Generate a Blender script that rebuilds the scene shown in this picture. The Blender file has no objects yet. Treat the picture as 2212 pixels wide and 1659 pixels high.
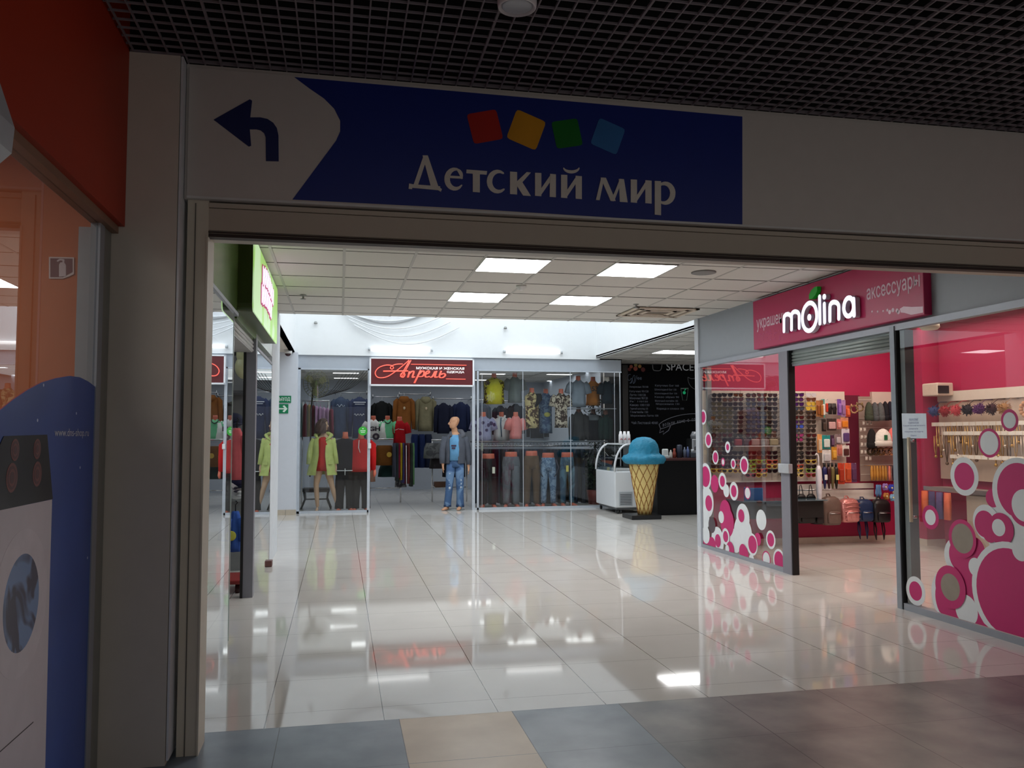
import bpy, bmesh, math, random
import numpy as np
from mathutils import Vector, Matrix
random.seed(7)
PI = math.pi
C = bpy.context.scene.collection
S = bpy.context.scene
# ---------------------------------------------------------------- camera
F = 1801.0; CX, CY = 1106.0, 829.5; EYE = np.array([0.0, 0.0, 1.5])
def _dir(v):
    a = np.array([v[0]-CX, -(v[1]-CY), -F]); return a/np.linalg.norm(a)
_Y = _dir((734, 940)); _X = _dir((9850, 918)); _X = _X-_Y*(_X@_Y); _X /= np.linalg.norm(_X)
RM = np.array([_X, _Y, np.cross(_X, _Y)])
cd = bpy.data.cameras.new('camera'); cam = bpy.data.objects.new('camera', cd); C.objects.link(cam)
cd.sensor_width = 36; cd.lens = 36*F/2212; cd.clip_start = 0.05; cd.clip_end = 200
M4 = Matrix([list(RM[i])+[EYE[i]] for i in range(3)]+[[0, 0, 0, 1]])
cam.matrix_world = M4
S.camera = cam
S.view_settings.view_transform = 'Standard'; S.view_settings.look = 'None'
S.view_settings.gamma = 1; S.view_settings.use_curve_mapping = False
S.view_settings.exposure = 0.0
S.cycles.max_bounces = 8; S.cycles.transparent_max_bounces = 24
S.cycles.sample_clamp_indirect = 4.0; S.cycles.caustics_reflective = False
# ---------------------------------------------------------------- world and large lights
w = bpy.data.worlds.new('dim_surroundings'); S.world = w; w.use_nodes = True
w.node_tree.nodes['Background'].inputs[0].default_value = (1.0, 0.94, 0.88, 1)
w.node_tree.nodes['Background'].inputs[1].default_value = 0.31
def area(name, loc, size, power, rot=(0, 0, 0), col=(1, 1, 1), sy=None):
    l = bpy.data.lights.new(name, 'AREA'); l.energy = power; l.size = size; l.color = col
    if sy: l.shape = 'RECTANGLE'; l.size_y = sy
    o = bpy.data.objects.new(name, l); o.location = loc; o.rotation_euler = rot; C.objects.link(o); return o
area('skylight_daylight', (2.2, 13.8, 6.3), 5.6, 230, sy=5.2, col=(0.93, 0.97, 1.0))
area('clothes_shop_light', (2.3, 20.2, 2.93), 6.5, 52, sy=4.5, col=(0.92, 0.97, 1.0))
area('coffee_corner_light', (6.9, 13.3, 3.02), 1.6, 7, sy=2.0, col=(0.95, 0.97, 1.0))
area('accessory_shop_light', (6.5, 8.2, 2.95), 2.6, 80, sy=3.6, col=(1.0, 0.83, 0.69))
area('kids_shop_light', (-2.2, 7.5, 2.9), 1.6, 14, sy=4.0, col=(0.9, 0.97, 1.0))
area('electronics_shop_light', (-2.6, 2.6, 2.9), 1.6, 26, sy=2.6, col=(1.0, 0.95, 0.9))
# ---------------------------------------------------------------- pixel to plane helpers
def ray(px, py): return RM @ np.array([px-CX, -(py-CY), -F])
def ony(px, py, y): r = ray(px, py); return Vector(EYE+r*(y/r[1]))
def onx(px, py, x): r = ray(px, py); return Vector(EYE+r*(x/r[0]))
def onz(px, py, z): r = ray(px, py); return Vector(EYE+r*((z-EYE[2])/r[2]))
# ---------------------------------------------------------------- materials
def lin(c):
    return tuple(((v/255)/12.92 if v/255 <= 0.04045 else ((v/255+0.055)/1.055)**2.4) for v in c)+(1.0,)
MATS = {}
def mat(col, rough=0.6, metal=0.0, emit=0.0, var=0.06, scale=12.0, bump=0.0, spec=0.5, pat=None, coat=0.0):
    key = (tuple(col), rough, metal, emit, var, scale, bump, spec, pat, coat)
    if key in MATS: return MATS[key]
    m = bpy.data.materials.new('m_%d_%d_%d' % tuple(col)); m.use_nodes = True
    nt = m.node_tree; b = nt.nodes['Principled BSDF']; L = nt.links
    base = lin(col)
    b.inputs['Roughness'].default_value = rough; b.inputs['Metallic'].default_value = metal
    b.inputs['Specular IOR Level'].default_value = spec; b.inputs['Coat Weight'].default_value = coat
    tc = nt.nodes.new('ShaderNodeTexCoord'); n = nt.nodes.new('ShaderNodeTexNoise')
    n.inputs['Scale'].default_value = scale; n.inputs['Detail'].default_value = 3
    L.new(tc.outputs['Object'], n.inputs['Vector'])
    mx = nt.nodes.new('ShaderNodeMix'); mx.data_type = 'RGBA'
    mx.inputs[6].default_value = tuple(max(0, v*(1-var*2)) for v in base[:3])+(1,)
    mx.inputs[7].default_value = tuple(min(1, v*(1+var*2)) for v in base[:3])+(1,)
    L.new(n.outputs['Fac'], mx.inputs[0])
    out = mx.outputs[2]
    if pat:   # a second colour in blotches or a print: (kind, colour, scale)
        kind, c2, sc = pat
        if kind == 'blot':
            t = nt.nodes.new('ShaderNodeTexNoise'); t.inputs['Scale'].default_value = sc; t.inputs['Detail'].default_value = 2
            t.inputs['Distortion'].default_value = 1.2; src = t.outputs['Fac']; thr = 0.5
        elif kind == 'cell':
            t = nt.nodes.new('ShaderNodeTexVoronoi'); t.inputs['Scale'].default_value = sc; src = t.outputs['Distance']; thr = 0.38
        else:
            t = nt.nodes.new('ShaderNodeTexWave'); t.inputs['Scale'].default_value = sc; src = t.outputs['Fac']; thr = 0.5
            t.inputs['Distortion'].default_value = 3.0 if kind == 'zebra' else 0.0
            if kind == 'zebra': t.inputs['Detail'].default_value = 2; t.inputs['Detail Scale'].default_value = 2
        L.new(tc.outputs['Object'], t.inputs['Vector'])
        r = nt.nodes.new('ShaderNodeMapRange'); r.inputs[1].default_value = thr-0.04; r.inputs[2].default_value = thr+0.04
        L.new(src, r.inputs[0]); m2 = nt.nodes.new('ShaderNodeMix'); m2.data_type = 'RGBA'
        L.new(r.outputs[0], m2.inputs[0]); L.new(out, m2.inputs[6]); m2.inputs[7].default_value = lin(c2); out = m2.outputs[2]
    L.new(out, b.inputs['Base Color'])
    if emit:
        b.inputs['Emission Strength'].default_value = emit; L.new(out, b.inputs['Emission Color'])
    if bump:
        bp = nt.nodes.new('ShaderNodeBump'); bp.inputs['Strength'].default_value = bump; bp.inputs['Distance'].default_value = 0.02
        L.new(n.outputs['Fac'], bp.inputs['Height']); L.new(bp.outputs[0], b.inputs['Normal'])
    MATS[key] = m; return m
def glass(name, tint=(0.93, 0.95, 0.95), k=1.0):
    m = bpy.data.materials.new(name); m.use_nodes = True; nt = m.node_tree; L = nt.links; nt.nodes.clear()
    o = nt.nodes.new('ShaderNodeOutputMaterial'); mx = nt.nodes.new('ShaderNodeMixShader')
    t = nt.nodes.new('ShaderNodeBsdfTransparent'); t.inputs[0].default_value = tint+(1,)
    g = nt.nodes.new('ShaderNodeBsdfGlossy'); g.inputs['Roughness'].default_value = 0.0; g.inputs['Color'].default_value = (0.96, 0.98, 1, 1)
    f = nt.nodes.new('ShaderNodeFresnel'); f.inputs[0].default_value = 1.5
    a = nt.nodes.new('ShaderNodeMath'); a.operation = 'MULTIPLY'; a.inputs[1].default_value = 1.75*k; a.use_clamp = True
    ge = nt.nodes.new('ShaderNodeNewGeometry'); inv = nt.nodes.new('ShaderNodeMath'); inv.operation = 'SUBTRACT'; inv.inputs[0].default_value = 1
    m2 = nt.nodes.new('ShaderNodeMath'); m2.operation = 'MULTIPLY'
    L.new(f.outputs[0], a.inputs[0]); L.new(ge.outputs['Backfacing'], inv.inputs[1]); L.new(a.outputs[0], m2.inputs[0]); L.new(inv.outputs[0], m2.inputs[1])
    L.new(m2.outputs[0], mx.inputs[0]); L.new(t.outputs[0], mx.inputs[1]); L.new(g.outputs[0], mx.inputs[2]); L.new(mx.outputs[0], o.inputs[0])
    return m
GLASS = glass('shop_glass')
def tiles(name, x0, y0, p, colfn, joint, rough, bumpy, jx=0.0022, jy=0.0016):
    """floor tiles: joints at x0+k*p and y0+k*p; colfn(nt, ix, iy) gives the colour socket of tile ix, iy"""
    m = bpy.data.materials.new(name); m.use_nodes = True; nt = m.node_tree; L = nt.links; b = nt.nodes['Principled BSDF']
    def math_(op, a, c=None, clamp=False):
        n = nt.nodes.new('ShaderNodeMath'); n.operation = op; n.use_clamp = clamp
        for i, v in enumerate((a, c)):
            if v is None: continue
            if isinstance(v, (int, float)): n.inputs[i].default_value = v
            else: L.new(v, n.inputs[i])
        return n.outputs[0]
    ge = nt.nodes.new('ShaderNodeNewGeometry'); sp = nt.nodes.new('ShaderNodeSeparateXYZ'); L.new(ge.outputs['Position'], sp.inputs[0])
    ux = math_('DIVIDE', math_('SUBTRACT', sp.outputs[0], x0), p); uy = math_('DIVIDE', math_('SUBTRACT', sp.outputs[1], y0), p)
    def near(u, half):
        d = math_('ABSOLUTE', math_('SUBTRACT', math_('FRACT', math_('ADD', u, 0.5)), 0.5)); return math_('LESS_THAN', d, half/p)
    ix = math_('FLOOR', ux); iy = math_('FLOOR', uy)
    jxm = near(ux, jx); jym = math_('MULTIPLY', near(uy, jy), 0.8)
    j = math_('MAXIMUM', jxm, jym)
    cb = nt.nodes.new('ShaderNodeCombineXYZ'); L.new(ix, cb.inputs[0]); L.new(iy, cb.inputs[1])
    wn = nt.nodes.new('ShaderNodeTexWhiteNoise'); L.new(cb.outputs[0], wn.inputs[0])
    no = nt.nodes.new('ShaderNodeTexNoise'); no.inputs['Scale'].default_value = 3.0; no.inputs['Detail'].default_value = 6
    L.new(ge.outputs['Position'], no.inputs['Vector'])
    col = colfn(nt, math_, ix, iy, wn.outputs['Value'], no.outputs['Fac'])
    mx = nt.nodes.new('ShaderNodeMix'); mx.data_type = 'RGBA'; L.new(j, mx.inputs[0]); L.new(col, mx.inputs[6]); mx.inputs[7].default_value = lin(joint)
    L.new(mx.outputs[2], b.inputs['Base Color']); b.inputs['Roughness'].default_value = rough; b.inputs['Specular IOR Level'].default_value = 0.42
    n2 = nt.nodes.new('ShaderNodeTexNoise'); n2.inputs['Scale'].default_value = 1.6; L.new(ge.outputs['Position'], n2.inputs['Vector'])
    bp = nt.nodes.new('ShaderNodeBump'); bp.inputs['Strength'].default_value = 1.0; bp.inputs['Distance'].default_value = bumpy
    L.new(n2.outputs['Fac'], bp.inputs['Height']); L.new(bp.outputs[0], b.inputs['Normal'])
    return m
def mixc(nt, f, a, b):
    n = nt.nodes.new('ShaderNodeMix'); n.data_type = 'RGBA'
    for i, v in ((0, f), (6, a), (7, b)):
        if isinstance(v, tuple): n.inputs[i].default_value = v
        elif isinstance(v, (int, float)): n.inputs[i].default_value = v
        else: nt.links.new(v, n.inputs[i])
    return n.outputs[2]
# ---------------------------------------------------------------- mesh builder
class MB:
    def __init__(s): s.v = []; s.f = []; s.m = []; s.sm = []
    def add(s, vs, fs, mi=0, smooth=False):
        o = len(s.v); s.v += [tuple(v) for v in vs]
        for f in fs: s.f.append([i+o for i in f]); s.m.append(mi); s.sm.append(smooth)
        return s
    def box(s, x0, x1, y0, y1, z0, z1, mi=0, ch=0.0):
        if x1 < x0: x0, x1 = x1, x0
        if y1 < y0: y0, y1 = y1, y0
        if z1 < z0: z0, z1 = z1, z0
        if ch <= 0:
            return s.add([(x, y, z) for z in (z0, z1) for y in (y0, y1) for x in (x0, x1)],
                         [(0, 2, 3, 1), (4, 5, 7, 6), (0, 1, 5, 4), (2, 6, 7, 3), (0, 4, 6, 2), (1, 3, 7, 5)], mi)
        c = min(ch, (x1-x0)*.45, (y1-y0)*.45, (z1-z0)*.45); bm = bmesh.new()
        bmesh.ops.create_cube(bm, size=1)
        for v in bm.verts: v.co = Vector((x0+(v.co.x+.5)*(x1-x0), y0+(v.co.y+.5)*(y1-y0), z0+(v.co.z+.5)*(z1-z0)))
        bmesh.ops.bevel(bm, geom=bm.edges[:], offset=c, segments=2, affect='EDGES', profile=0.5)
        bm.verts.ensure_lookup_table()
        s.add([v.co[:] for v in bm.verts], [[v.index for v in f.verts] for f in bm.faces], mi, False); bm.free(); return s
    def loft(s, rings, mi=0, caps=True, smooth=True):
        n = len(rings[0]); vs = [p for r in rings for p in r]; fs = []
        for k in range(len(rings)-1):
            for i in range(n):
                j = (i+1) % n; fs.append((k*n+i, k*n+j, (k+1)*n+j, (k+1)*n+i))
        if caps: fs.append(tuple(reversed(range(n)))); fs.append(tuple((len(rings)-1)*n+i for i in range(n)))
        return s.add(vs, fs, mi, smooth)
    def tube(s, pts, r, n=8, mi=0, caps=True, smooth=True):
        pts = [Vector(p) for p in pts]; rs = r if isinstance(r, (list, tuple)) else [r]*len(pts); rings = []; up = None
        for i, p in enumerate(pts):
            t = ((pts[min(i+1, len(pts)-1)]-pts[max(i-1, 0)])).normalized()
            if up is None: up = Vector((0, 0, 1)) if abs(t.z) < 0.9 else Vector((0, 1, 0))
            a = t.cross(up); a = a.normalized() if a.length > 1e-6 else Vector((1, 0, 0)); b = a.cross(t).normalized(); up = b
            rr = rs[i]; rx, ry = rr if isinstance(rr, tuple) else (rr, rr)
            rings.append([p+a*math.cos(2*PI*k/n)*rx+b*math.sin(2*PI*k/n)*ry for k in range(n)])
        return s.loft(rings, mi, caps, smooth)
    def ell(s, rings, mi=0, n=16, fold=0.0, nf=5, ph=0.0, caps=True, smooth=True):
        """rings of (cx, cy, z, rx, ry): a vertical loft of ellipses, with folds"""
        R = []
        for (cx, cy, z, rx, ry) in rings:
            R.append([(cx+math.cos(2*PI*k/n)*rx*(1+fold*math.sin(nf*2*PI*k/n+ph+z*3)), cy+math.sin(2*PI*k/n)*ry*(1+fold*1.6*math.sin(nf*2*PI*k/n+ph+z*4)), z) for k in range(n)])
        return s.loft(R, mi, caps, smooth)
    def ball(s, c, r, mi=0, n=14, m=9):
        r = r if isinstance(r, (tuple, list)) else (r, r, r)
        return s.loft([[(c[0]+r[0]*math.sin(PI*(j+.02)/(m+.04))*math.cos(2*PI*k/n), c[1]+r[1]*math.sin(PI*(j+.02)/(m+.04))*math.sin(2*PI*k/n), c[2]-r[2]*math.cos(PI*(j+.02)/(m+.04))) for k in range(n)] for j in range(m+1)], mi)
    def prism(s, pts, P, o0, o1, mi=0):
        """pts: world points on plane P; offsets along P's normal"""
        N = P.n; n = len(pts); a = [Vector(p)+N*o0 for p in pts]; b = [Vector(p)+N*o1 for p in pts]
        fs = [tuple(range(n)), tuple(reversed(range(n, 2*n)))]+[(i, i+n, (i+1) % n+n, (i+1) % n) for i in range(n)]
        return s.add(a+b, fs, mi)
    def stroke(s, pts, w, P, o0, o1, mi=0, closed=False, cap=6):
        ps = list(pts)+([pts[0]] if closed else []); ws = w if isinstance(w, (list, tuple)) else [w]*len(ps)
        for i in range(len(ps)-1):
            a, b = P.uv(ps[i]), P.uv(ps[i+1]); wa, wb = ws[i]/2, ws[i+1]/2
            an = math.atan2(b[1]-a[1], b[0]-a[0]); q = []
            for k in range(cap+1): t = an+PI/2+PI*k/cap; q.append((a[0]+wa*math.cos(t), a[1]+wa*math.sin(t)))
            for k in range(cap+1): t = an-PI/2+PI*k/cap; q.append((b[0]+wb*math.cos(t), b[1]+wb*math.sin(t)))
            s.prism([P.pt(u, v) for u, v in q], P, o0, o1+(i % 6)*0.00025, mi)
        return s
    def disc(s, c, r, P, o0, o1, mi=0, n=40, zmin=None, umax=None, umin=None, r0=0):
        u, v = P.uv(c)
        def q(rr, k):
            a = u+rr*math.cos(2*PI*k/n); b = v+rr*math.sin(2*PI*k/n)
            if zmin is not None: b = max(b, zmin)
            if umax is not None: a = min(a, umax)
            if umin is not None: a = max(a, umin)
            return P.pt(a, b)
        if r0:
            for k in range(n): s.prism([q(r0, k), q(r, k), q(r, k+1), q(r0, k+1)], P, o0, o1, mi)
            return s
        return s.prism([q(r, k) for k in range(n)], P, o0, o1, mi)
    def text(s, t, O, U, V, N, th=0.004, mi=0, bold=0.0, spacing=1.0):
        """text stretched so that its own bounding box fills the parallelogram O, O+U, O+V"""
        c = bpy.data.curves.new('t', 'FONT'); c.body = t; c.offset = bold; c.resolution_u = 3; c.space_character = spacing
        o = bpy.data.objects.new('t', c); C.objects.link(o); bpy.context.view_layer.update()
        me = bpy.data.meshes.new_from_object(o.evaluated_get(bpy.context.evaluated_depsgraph_get()))
        vs = [v.co.copy() for v in me.vertices]; fs = [list(p.vertices) for p in me.polygons]
        bpy.data.objects.remove(o); bpy.data.curves.remove(c); bpy.data.meshes.remove(me)
        if not vs: return s
        x0 = min(v.x for v in vs); x1 = max(v.x for v in vs); y0 = min(v.y for v in vs); y1 = max(v.y for v in vs)
        def mp(v, o_): return Vector(O)+Vector(U)*((v.x-x0)/(x1-x0+1e-9))+Vector(V)*((v.y-y0)/(y1-y0+1e-9))+Vector(N)*o_
        s.add([mp(v, th) for v in vs], fs, mi)
        return s
    def mesh(s, name, mats):
        me = bpy.data.meshes.new(name); me.from_pydata(s.v, [], s.f)
        if not isinstance(mats, (list, tuple)): mats = [mats]
        for m in mats: me.materials.append(m)
        me.polygons.foreach_set('material_index', s.m); me.polygons.foreach_set('use_smooth', s.sm); me.validate(); me.update(); return me
class Plane:
    def __init__(s, axis, val, face):
        s.axis = axis; s.val = val; s.face = face
        s.n = Vector((0, -1, 0)) if axis == 'y' else Vector((-1 if face < 0 else 1, 0, 0))
    def pt(s, u, v):
        if s.axis == 'y': return Vector((u, s.val, v))
        return Vector((s.val, -u if s.face < 0 else u, v))
    def uv(s, p):
        p = Vector(p)
        if s.axis == 'y': return (p.x, p.z)
        return (-p.y if s.face < 0 else p.y, p.z)
    def px(s, x, y): return ony(x, y, s.val) if s.axis == 'y' else onx(x, y, s.val)
# ---------------------------------------------------------------- objects
def link(name, me, parent=None, loc=(0, 0, 0), rz=0):
    o = bpy.data.objects.new(name, me); C.objects.link(o); o.location = loc; o.rotation_euler = (0, 0, rz)
    if parent: o.parent = parent
    return o
def tag(o, label, cat, group=None, kind=None):
    if label: o['label'] = label
    if cat: o['category'] = cat
    if group: o['group'] = group
    if kind: o['kind'] = kind
    return o
def thing(name, label, cat, loc=(0, 0, 0), rz=0, group=None):
    return tag(link(name, None, None, loc, rz), label, cat, group)
def part(name, mb, m, parent, label=None, remesh=0):
    o = link(name, mb.mesh(name, m), parent)
    if label: o['label'] = label
    if remesh:
        r = o.modifiers.new('r', 'REMESH'); r.mode = 'VOXEL'; r.voxel_size = remesh; r.use_smooth_shade = True
        q = o.modifiers.new('s', 'SMOOTH'); q.iterations = 4; q.factor = 0.5
    return o
def single(name, mb, m, label, cat, loc=(0, 0, 0), rz=0, group=None, kind=None):
    return tag(link(name, mb.mesh(name, m), None, loc, rz), label, cat, group, kind)
def struct(name, mb, m, parent=None):
    o = link(name, mb.mesh(name, m), parent)
    if not parent: o['kind'] = 'structure'
    return o
ORD = ['first', 'second', 'third', 'fourth', 'fifth', 'sixth', 'seventh', 'eighth', 'ninth', 'tenth', 'eleventh', 'twelfth', 'thirteenth', 'fourteenth', 'fifteenth', 'sixteenth', 'seventeenth', 'eighteenth', 'nineteenth', 'twentieth']
# common materials
WHITE = mat((232, 232, 230), 0.6, var=0.02); PANEL = mat((150, 158, 166), 0.45, var=0.02); ALU = mat((158, 164, 174), 0.4, 0.2, var=0.03)
DALU = mat((132, 132, 142), 0.45, 0.0, var=0.02); CHROME = mat((200, 202, 205), 0.2, 1.0, var=0.02); BLACK = mat((14, 14, 16), 0.5); SKIN = mat((205, 105, 80), 0.5)
MAG = mat((176, 28, 84), 0.35, var=0.02); MAGS = mat((196, 36, 112), 0.5, var=0.02); VIN = mat((226, 232, 236), 0.5, var=0.02); BEIGE = mat((224, 212, 200), 0.6, var=0.03)
exec_after = []
XL, XM, YA = -0.785, 4.76, 16.6      # left facade, right facade, back facade
ZC = 3.07                            # hall ceiling
# ================================================================ SETTING
def colw(nt, M, ix, iy, wn, no):
    return mixc(nt, no, lin((210, 206, 200)), lin((224, 221, 216)))
FW = tiles('white_tiles', 0.245, 4.76, 0.611, colw, (92, 82, 72), 0.045, 0.0004)
def colg(nt, M, ix, iy, wn, no):
    r = nt.nodes.new('ShaderNodeMapRange'); r.inputs[1].default_value = 0.35; r.inputs[2].default_value = 0.65; nt.links.new(no, r.inputs[0]); no = r.outputs[0]
    g = mixc(nt, no, lin((108, 122, 136)), lin((138, 150, 162)))
    t = mixc(nt, no, lin((104, 104, 104)), lin((146, 142, 138)))
    base = mixc(nt, M('GREATER_THAN', ix, 1.5), g, t)
    return mixc(nt, M('COMPARE', ix, 0.0), base, mixc(nt, no, lin((206, 182, 150)), lin((222, 200, 168))))
FG = tiles('grey_tiles', 0.322, 3.925, 0.609, colg, (48, 48, 54), 0.3, 0.001)
struct('floor', MB().box(-4.2, 10, 4.54, 24, -0.1, 0), FW)
struct('floor_concourse', MB().box(-4.2, 10, -4, 4.54, -0.1, 0), FG)
# hall ceiling: square lay-in tiles on a metal grid (modelled)
def tile_ceiling(name, x0, x1, y0, y1, z, gx=0.53, gy=7.18, p=0.611, holes=()):
    b = MB(); xs = []; ys = []
    k = math.floor((x0-gx)/p)
    while gx+k*p < x1: xs.append(gx+k*p); k += 1
    k = math.floor((y0-gy)/p)
    while gy+k*p < y1: ys.append(gy+k*p); k += 1
    for X in xs:
        for Y in ys:
            if any(abs(X-hx) < .1 and abs(Y-hy) < .1 for hx, hy in holes): continue
            a0, a1, b0, b1 = max(X+.012, x0), min(X+p-.012, x1), max(Y+.005, y0), min(Y+p-.005, y1)
            if a1-a0 < .02 or b1-b0 < .02: continue
            dz = random.uniform(0, .003); b.box(a0, a1, b0, b1, z+dz, z+.02+dz, 0)
    for X in xs: b.box(max(X-.012, x0), X+.012, y0, y1, z-.002, z+.01, 1) if X > x0 else None
    for Y in ys:
        if Y > y0: b.box(x0, x1, Y-.0065, Y+.0065, z-.0015, z+.004, 2)
    b.box(x0, x1, y0, y1, z+.03, z+.06, 2)
    return struct(name, b, [mat((206, 203, 196), 0.9, var=0.015, scale=60), mat((176, 174, 168), 0.5, var=0.01), mat((84, 80, 74), 0.7)])
def panel_light(x, y, z, label, e=9.0, sx=0.59, sy=0.6, grp='square ceiling light panels', col=(255, 255, 255), warm=False):
    t = thing('ceiling_light', label, 'ceiling light', (x, y, z), group=grp)
    part('light_frame', MB().box(-sx/2-.008, sx/2+.008, -sy/2-.008, -sy/2, -.006, .02).box(-sx/2-.008, sx/2+.008, sy/2, sy/2+.008, -.006, .02).box(-sx/2-.008, -sx/2, -sy/2, sy/2, -.006, .02).box(sx/2, sx/2+.008, -sy/2, sy/2, -.006, .02), WHITE, t)
    part('diffuser', MB().box(-sx/2, sx/2, -sy/2, sy/2, -.004, .015), mat(col, 0.6, emit=e, var=0.0), t)
    return t
hl = [(1.55, 7.5), (2.76, 7.5), (1.52, 9.33), (2.74, 9.33)]
extra = [(1.55, 5.62), (2.76, 5.62)]
gxs = 1.55-.305
tile_ceiling('ceiling', XL, XM, 4.45, 11.08, ZC, gx=gxs-0.611*3, gy=7.18, holes=[(x-.305, y) for x, y in [(1.55, 7.18), (2.77, 7.18), (1.55, 9.01), (2.77, 9.01)]])
for (x, y), lb in zip(hl, ['nearer left of the four bright square panels in the white tile ceiling', 'nearer right of the four bright square panels in the white tile ceiling', 'farther left of the four bright square panels in the white tile ceiling', 'farther right of the four bright square panels in the white tile ceiling']):
    panel_light(x, y, ZC-.002, lb, 19.0)
# well above the back of the hall, white walls
b = MB(); b.box(-0.95, -0.87, 11.08, 16.62, 3.08, 6.4); b.box(5.2, 5.28, 11.08, 16.62, 3.08, 6.4); b.box(-.95, 5.28, 11.0, 11.08, 3.13, 6.4)
WW = mat((236, 240, 242), 0.8, var=0.01)
struct('wall_well', b, WW)
struct('ceiling_skylight', MB().box(-1, 5.3, 11, 16.7, 6.4, 6.45), WW)
struct('wall_back_upper', MB().box(-1.3, 5.28, 16.55, 16.75, 3.055, 6.4), WW)
struct('ceiling_passage', MB().box(-4.2, -0.87, 11.08, 16.6, 3.08, 3.12), mat((214, 204, 192), 0.9))
tile_ceiling('ceiling_bar', 5.2, 10, 10.62, 18.0, 3.08)
# left passage, pillar, walls
b = MB().box(-1.45, -0.80, 16.35, 16.6, 0, 3.08); struct('wall_pillar', b, mat((214, 220, 230), 0.7, var=0.015))
struct('baseboard_pillar', MB().box(-1.46, -0.99, 16.335, 16.35, 0, .1).box(-.985, -0.795, 16.335, 16.35, 0, .1), mat((196, 186, 170), 0.4))
struct('wall_passage', MB().box(-4.2, -1.45, 16.35, 16.6, 0, 3.08).box(-4.25, -4.2, 11, 16.6, 0, 3.1), mat((205, 208, 212), 0.8))
# shells of the shops
LB = mat((188, 196, 208), 0.8, var=0.02)
struct('wall_clothes_shop', MB().box(-1.6, 5.76, 23.2, 23.3, 0, 3.0).box(-1.7, -1.6, 16.7, 23.3, 0, 3.0).box(5.70, 5.76, 17.82, 23.2, 0, 3.0), LB)
tile_ceiling('ceiling_clothes_shop', -1.6, 5.70, 16.72, 23.2, 3.0)
struct('wall_kids_shop', MB().box(-3.6, -3.5, 4.6, 11.3, 0, 3.0).box(-3.5, -0.86, 11.26, 11.3, 0, 3.0).box(-3.5, -0.86, 4.62, 4.66, 0, 3.0), mat((120, 122, 118), 0.8))
struct('ceiling_kids_shop', MB().box(-3.5, -0.82, 4.6, 11.3, 3.0, 3.04), mat((170, 172, 170), 0.9))
ORW = mat((214, 118, 62), 0.6, var=0.03)
struct('wall_electronics_shop', MB().box(-3.6, -1.12, 4.5, 4.58, 0, 3.4), ORW)
struct('wall_electronics_shop_far', MB().box(-3.7, -3.6, 0, 4.58, 0, 3.4), ORW)
struct('ceiling_electronics_shop', MB().box(-3.6, -1.1, 0, 4.5, 3.0, 3.05), mat((180, 170, 165), 0.9))
RED = mat((180, 34, 84), 0.6, var=0.02); RED_SHADED = mat((104, 18, 50), 0.6, var=0.02)
struct('wall_accessory_shop', MB().box(4.80, 7.73, 10.49, 10.60, 0, 3.07).box(7.73, 8.1, 9.93, 10.6, 0, 3.07).box(8.0, 8.1, 3.6, 9.93, 0, 3.07).box(4.9, 8.1, 3.5, 3.6, 0, 3.07), RED)
struct('baseboard_accessory_shop', MB().box(4.84, 7.73, 10.475, 10.49, 0, .085).box(7.715, 7.73, 9.915, 10.49, 0, .085).box(7.73, 8.0, 9.915, 9.93, 0, .085), mat((218, 206, 192), 0.4))
struct('ceiling_accessory_shop', MB().box(4.8, 8.35, 3.5, 10.5, 3.0, 3.05), mat((168, 60, 80), 0.8))
# concourse side and rear are open to the dim hall behind; void above the grille
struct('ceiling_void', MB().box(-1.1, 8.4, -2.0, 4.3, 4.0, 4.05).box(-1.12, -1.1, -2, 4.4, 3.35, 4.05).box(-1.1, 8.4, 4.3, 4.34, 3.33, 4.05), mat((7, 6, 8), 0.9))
GZ = 3.315
b = MB(); g = 0.0775
k = 0; x = -0.975
while x < 6.6:
    wv = .011 if k % 8 == 5 else .0065; b.box(x-wv/2, x+wv/2, 1.2, 4.22 if x > -0.75 else 4.12, GZ, GZ+.012, 0); x += g; k += 1
y = 4.128; k = 0
while y > 1.2:
    b.box(-0.99, 6.6, y-.0028, y+.0028, GZ+.001, GZ+.011, 0); y -= g; k += 1
b.box(-.74, 6.6, 4.200, 4.206, GZ+.002, GZ+.02, 0)
struct('ceiling_grille', b, mat((136, 128, 136), 0.6, 0.0, var=0.02))
# ================================================================ PORTAL
HD = mat((206, 200, 196), 0.55, var=0.02)
b = MB().box(-1.075, -0.765, 4.13, 4.42, 0, GZ); struct('wall_column', b, mat((212, 204, 194), 0.7, var=0.02))
struct('trim_column', MB().box(-0.762, -0.752, 4.135, 4.42, 0.02, GZ), mat((222, 224, 232), 0.5))
b = MB(); b.box(-0.735, -0.637, 4.23, 4.42, 0, 2.645, 0); b.box(-0.700, -0.696, 4.226, 4.23, 0, 2.63, 1); b.box(-.645, -.637, 4.222, 4.23, 0, 2.48, 0)
struct('trim_jamb', b, [mat((212, 204, 188), 0.5, var=0.02), mat((90, 86, 80), 0.6)])
b = MB(); b.box(-0.75, 6.8, 4.215, 4.42, 2.645, GZ, 0); struct('wall_header', b, HD)
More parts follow.
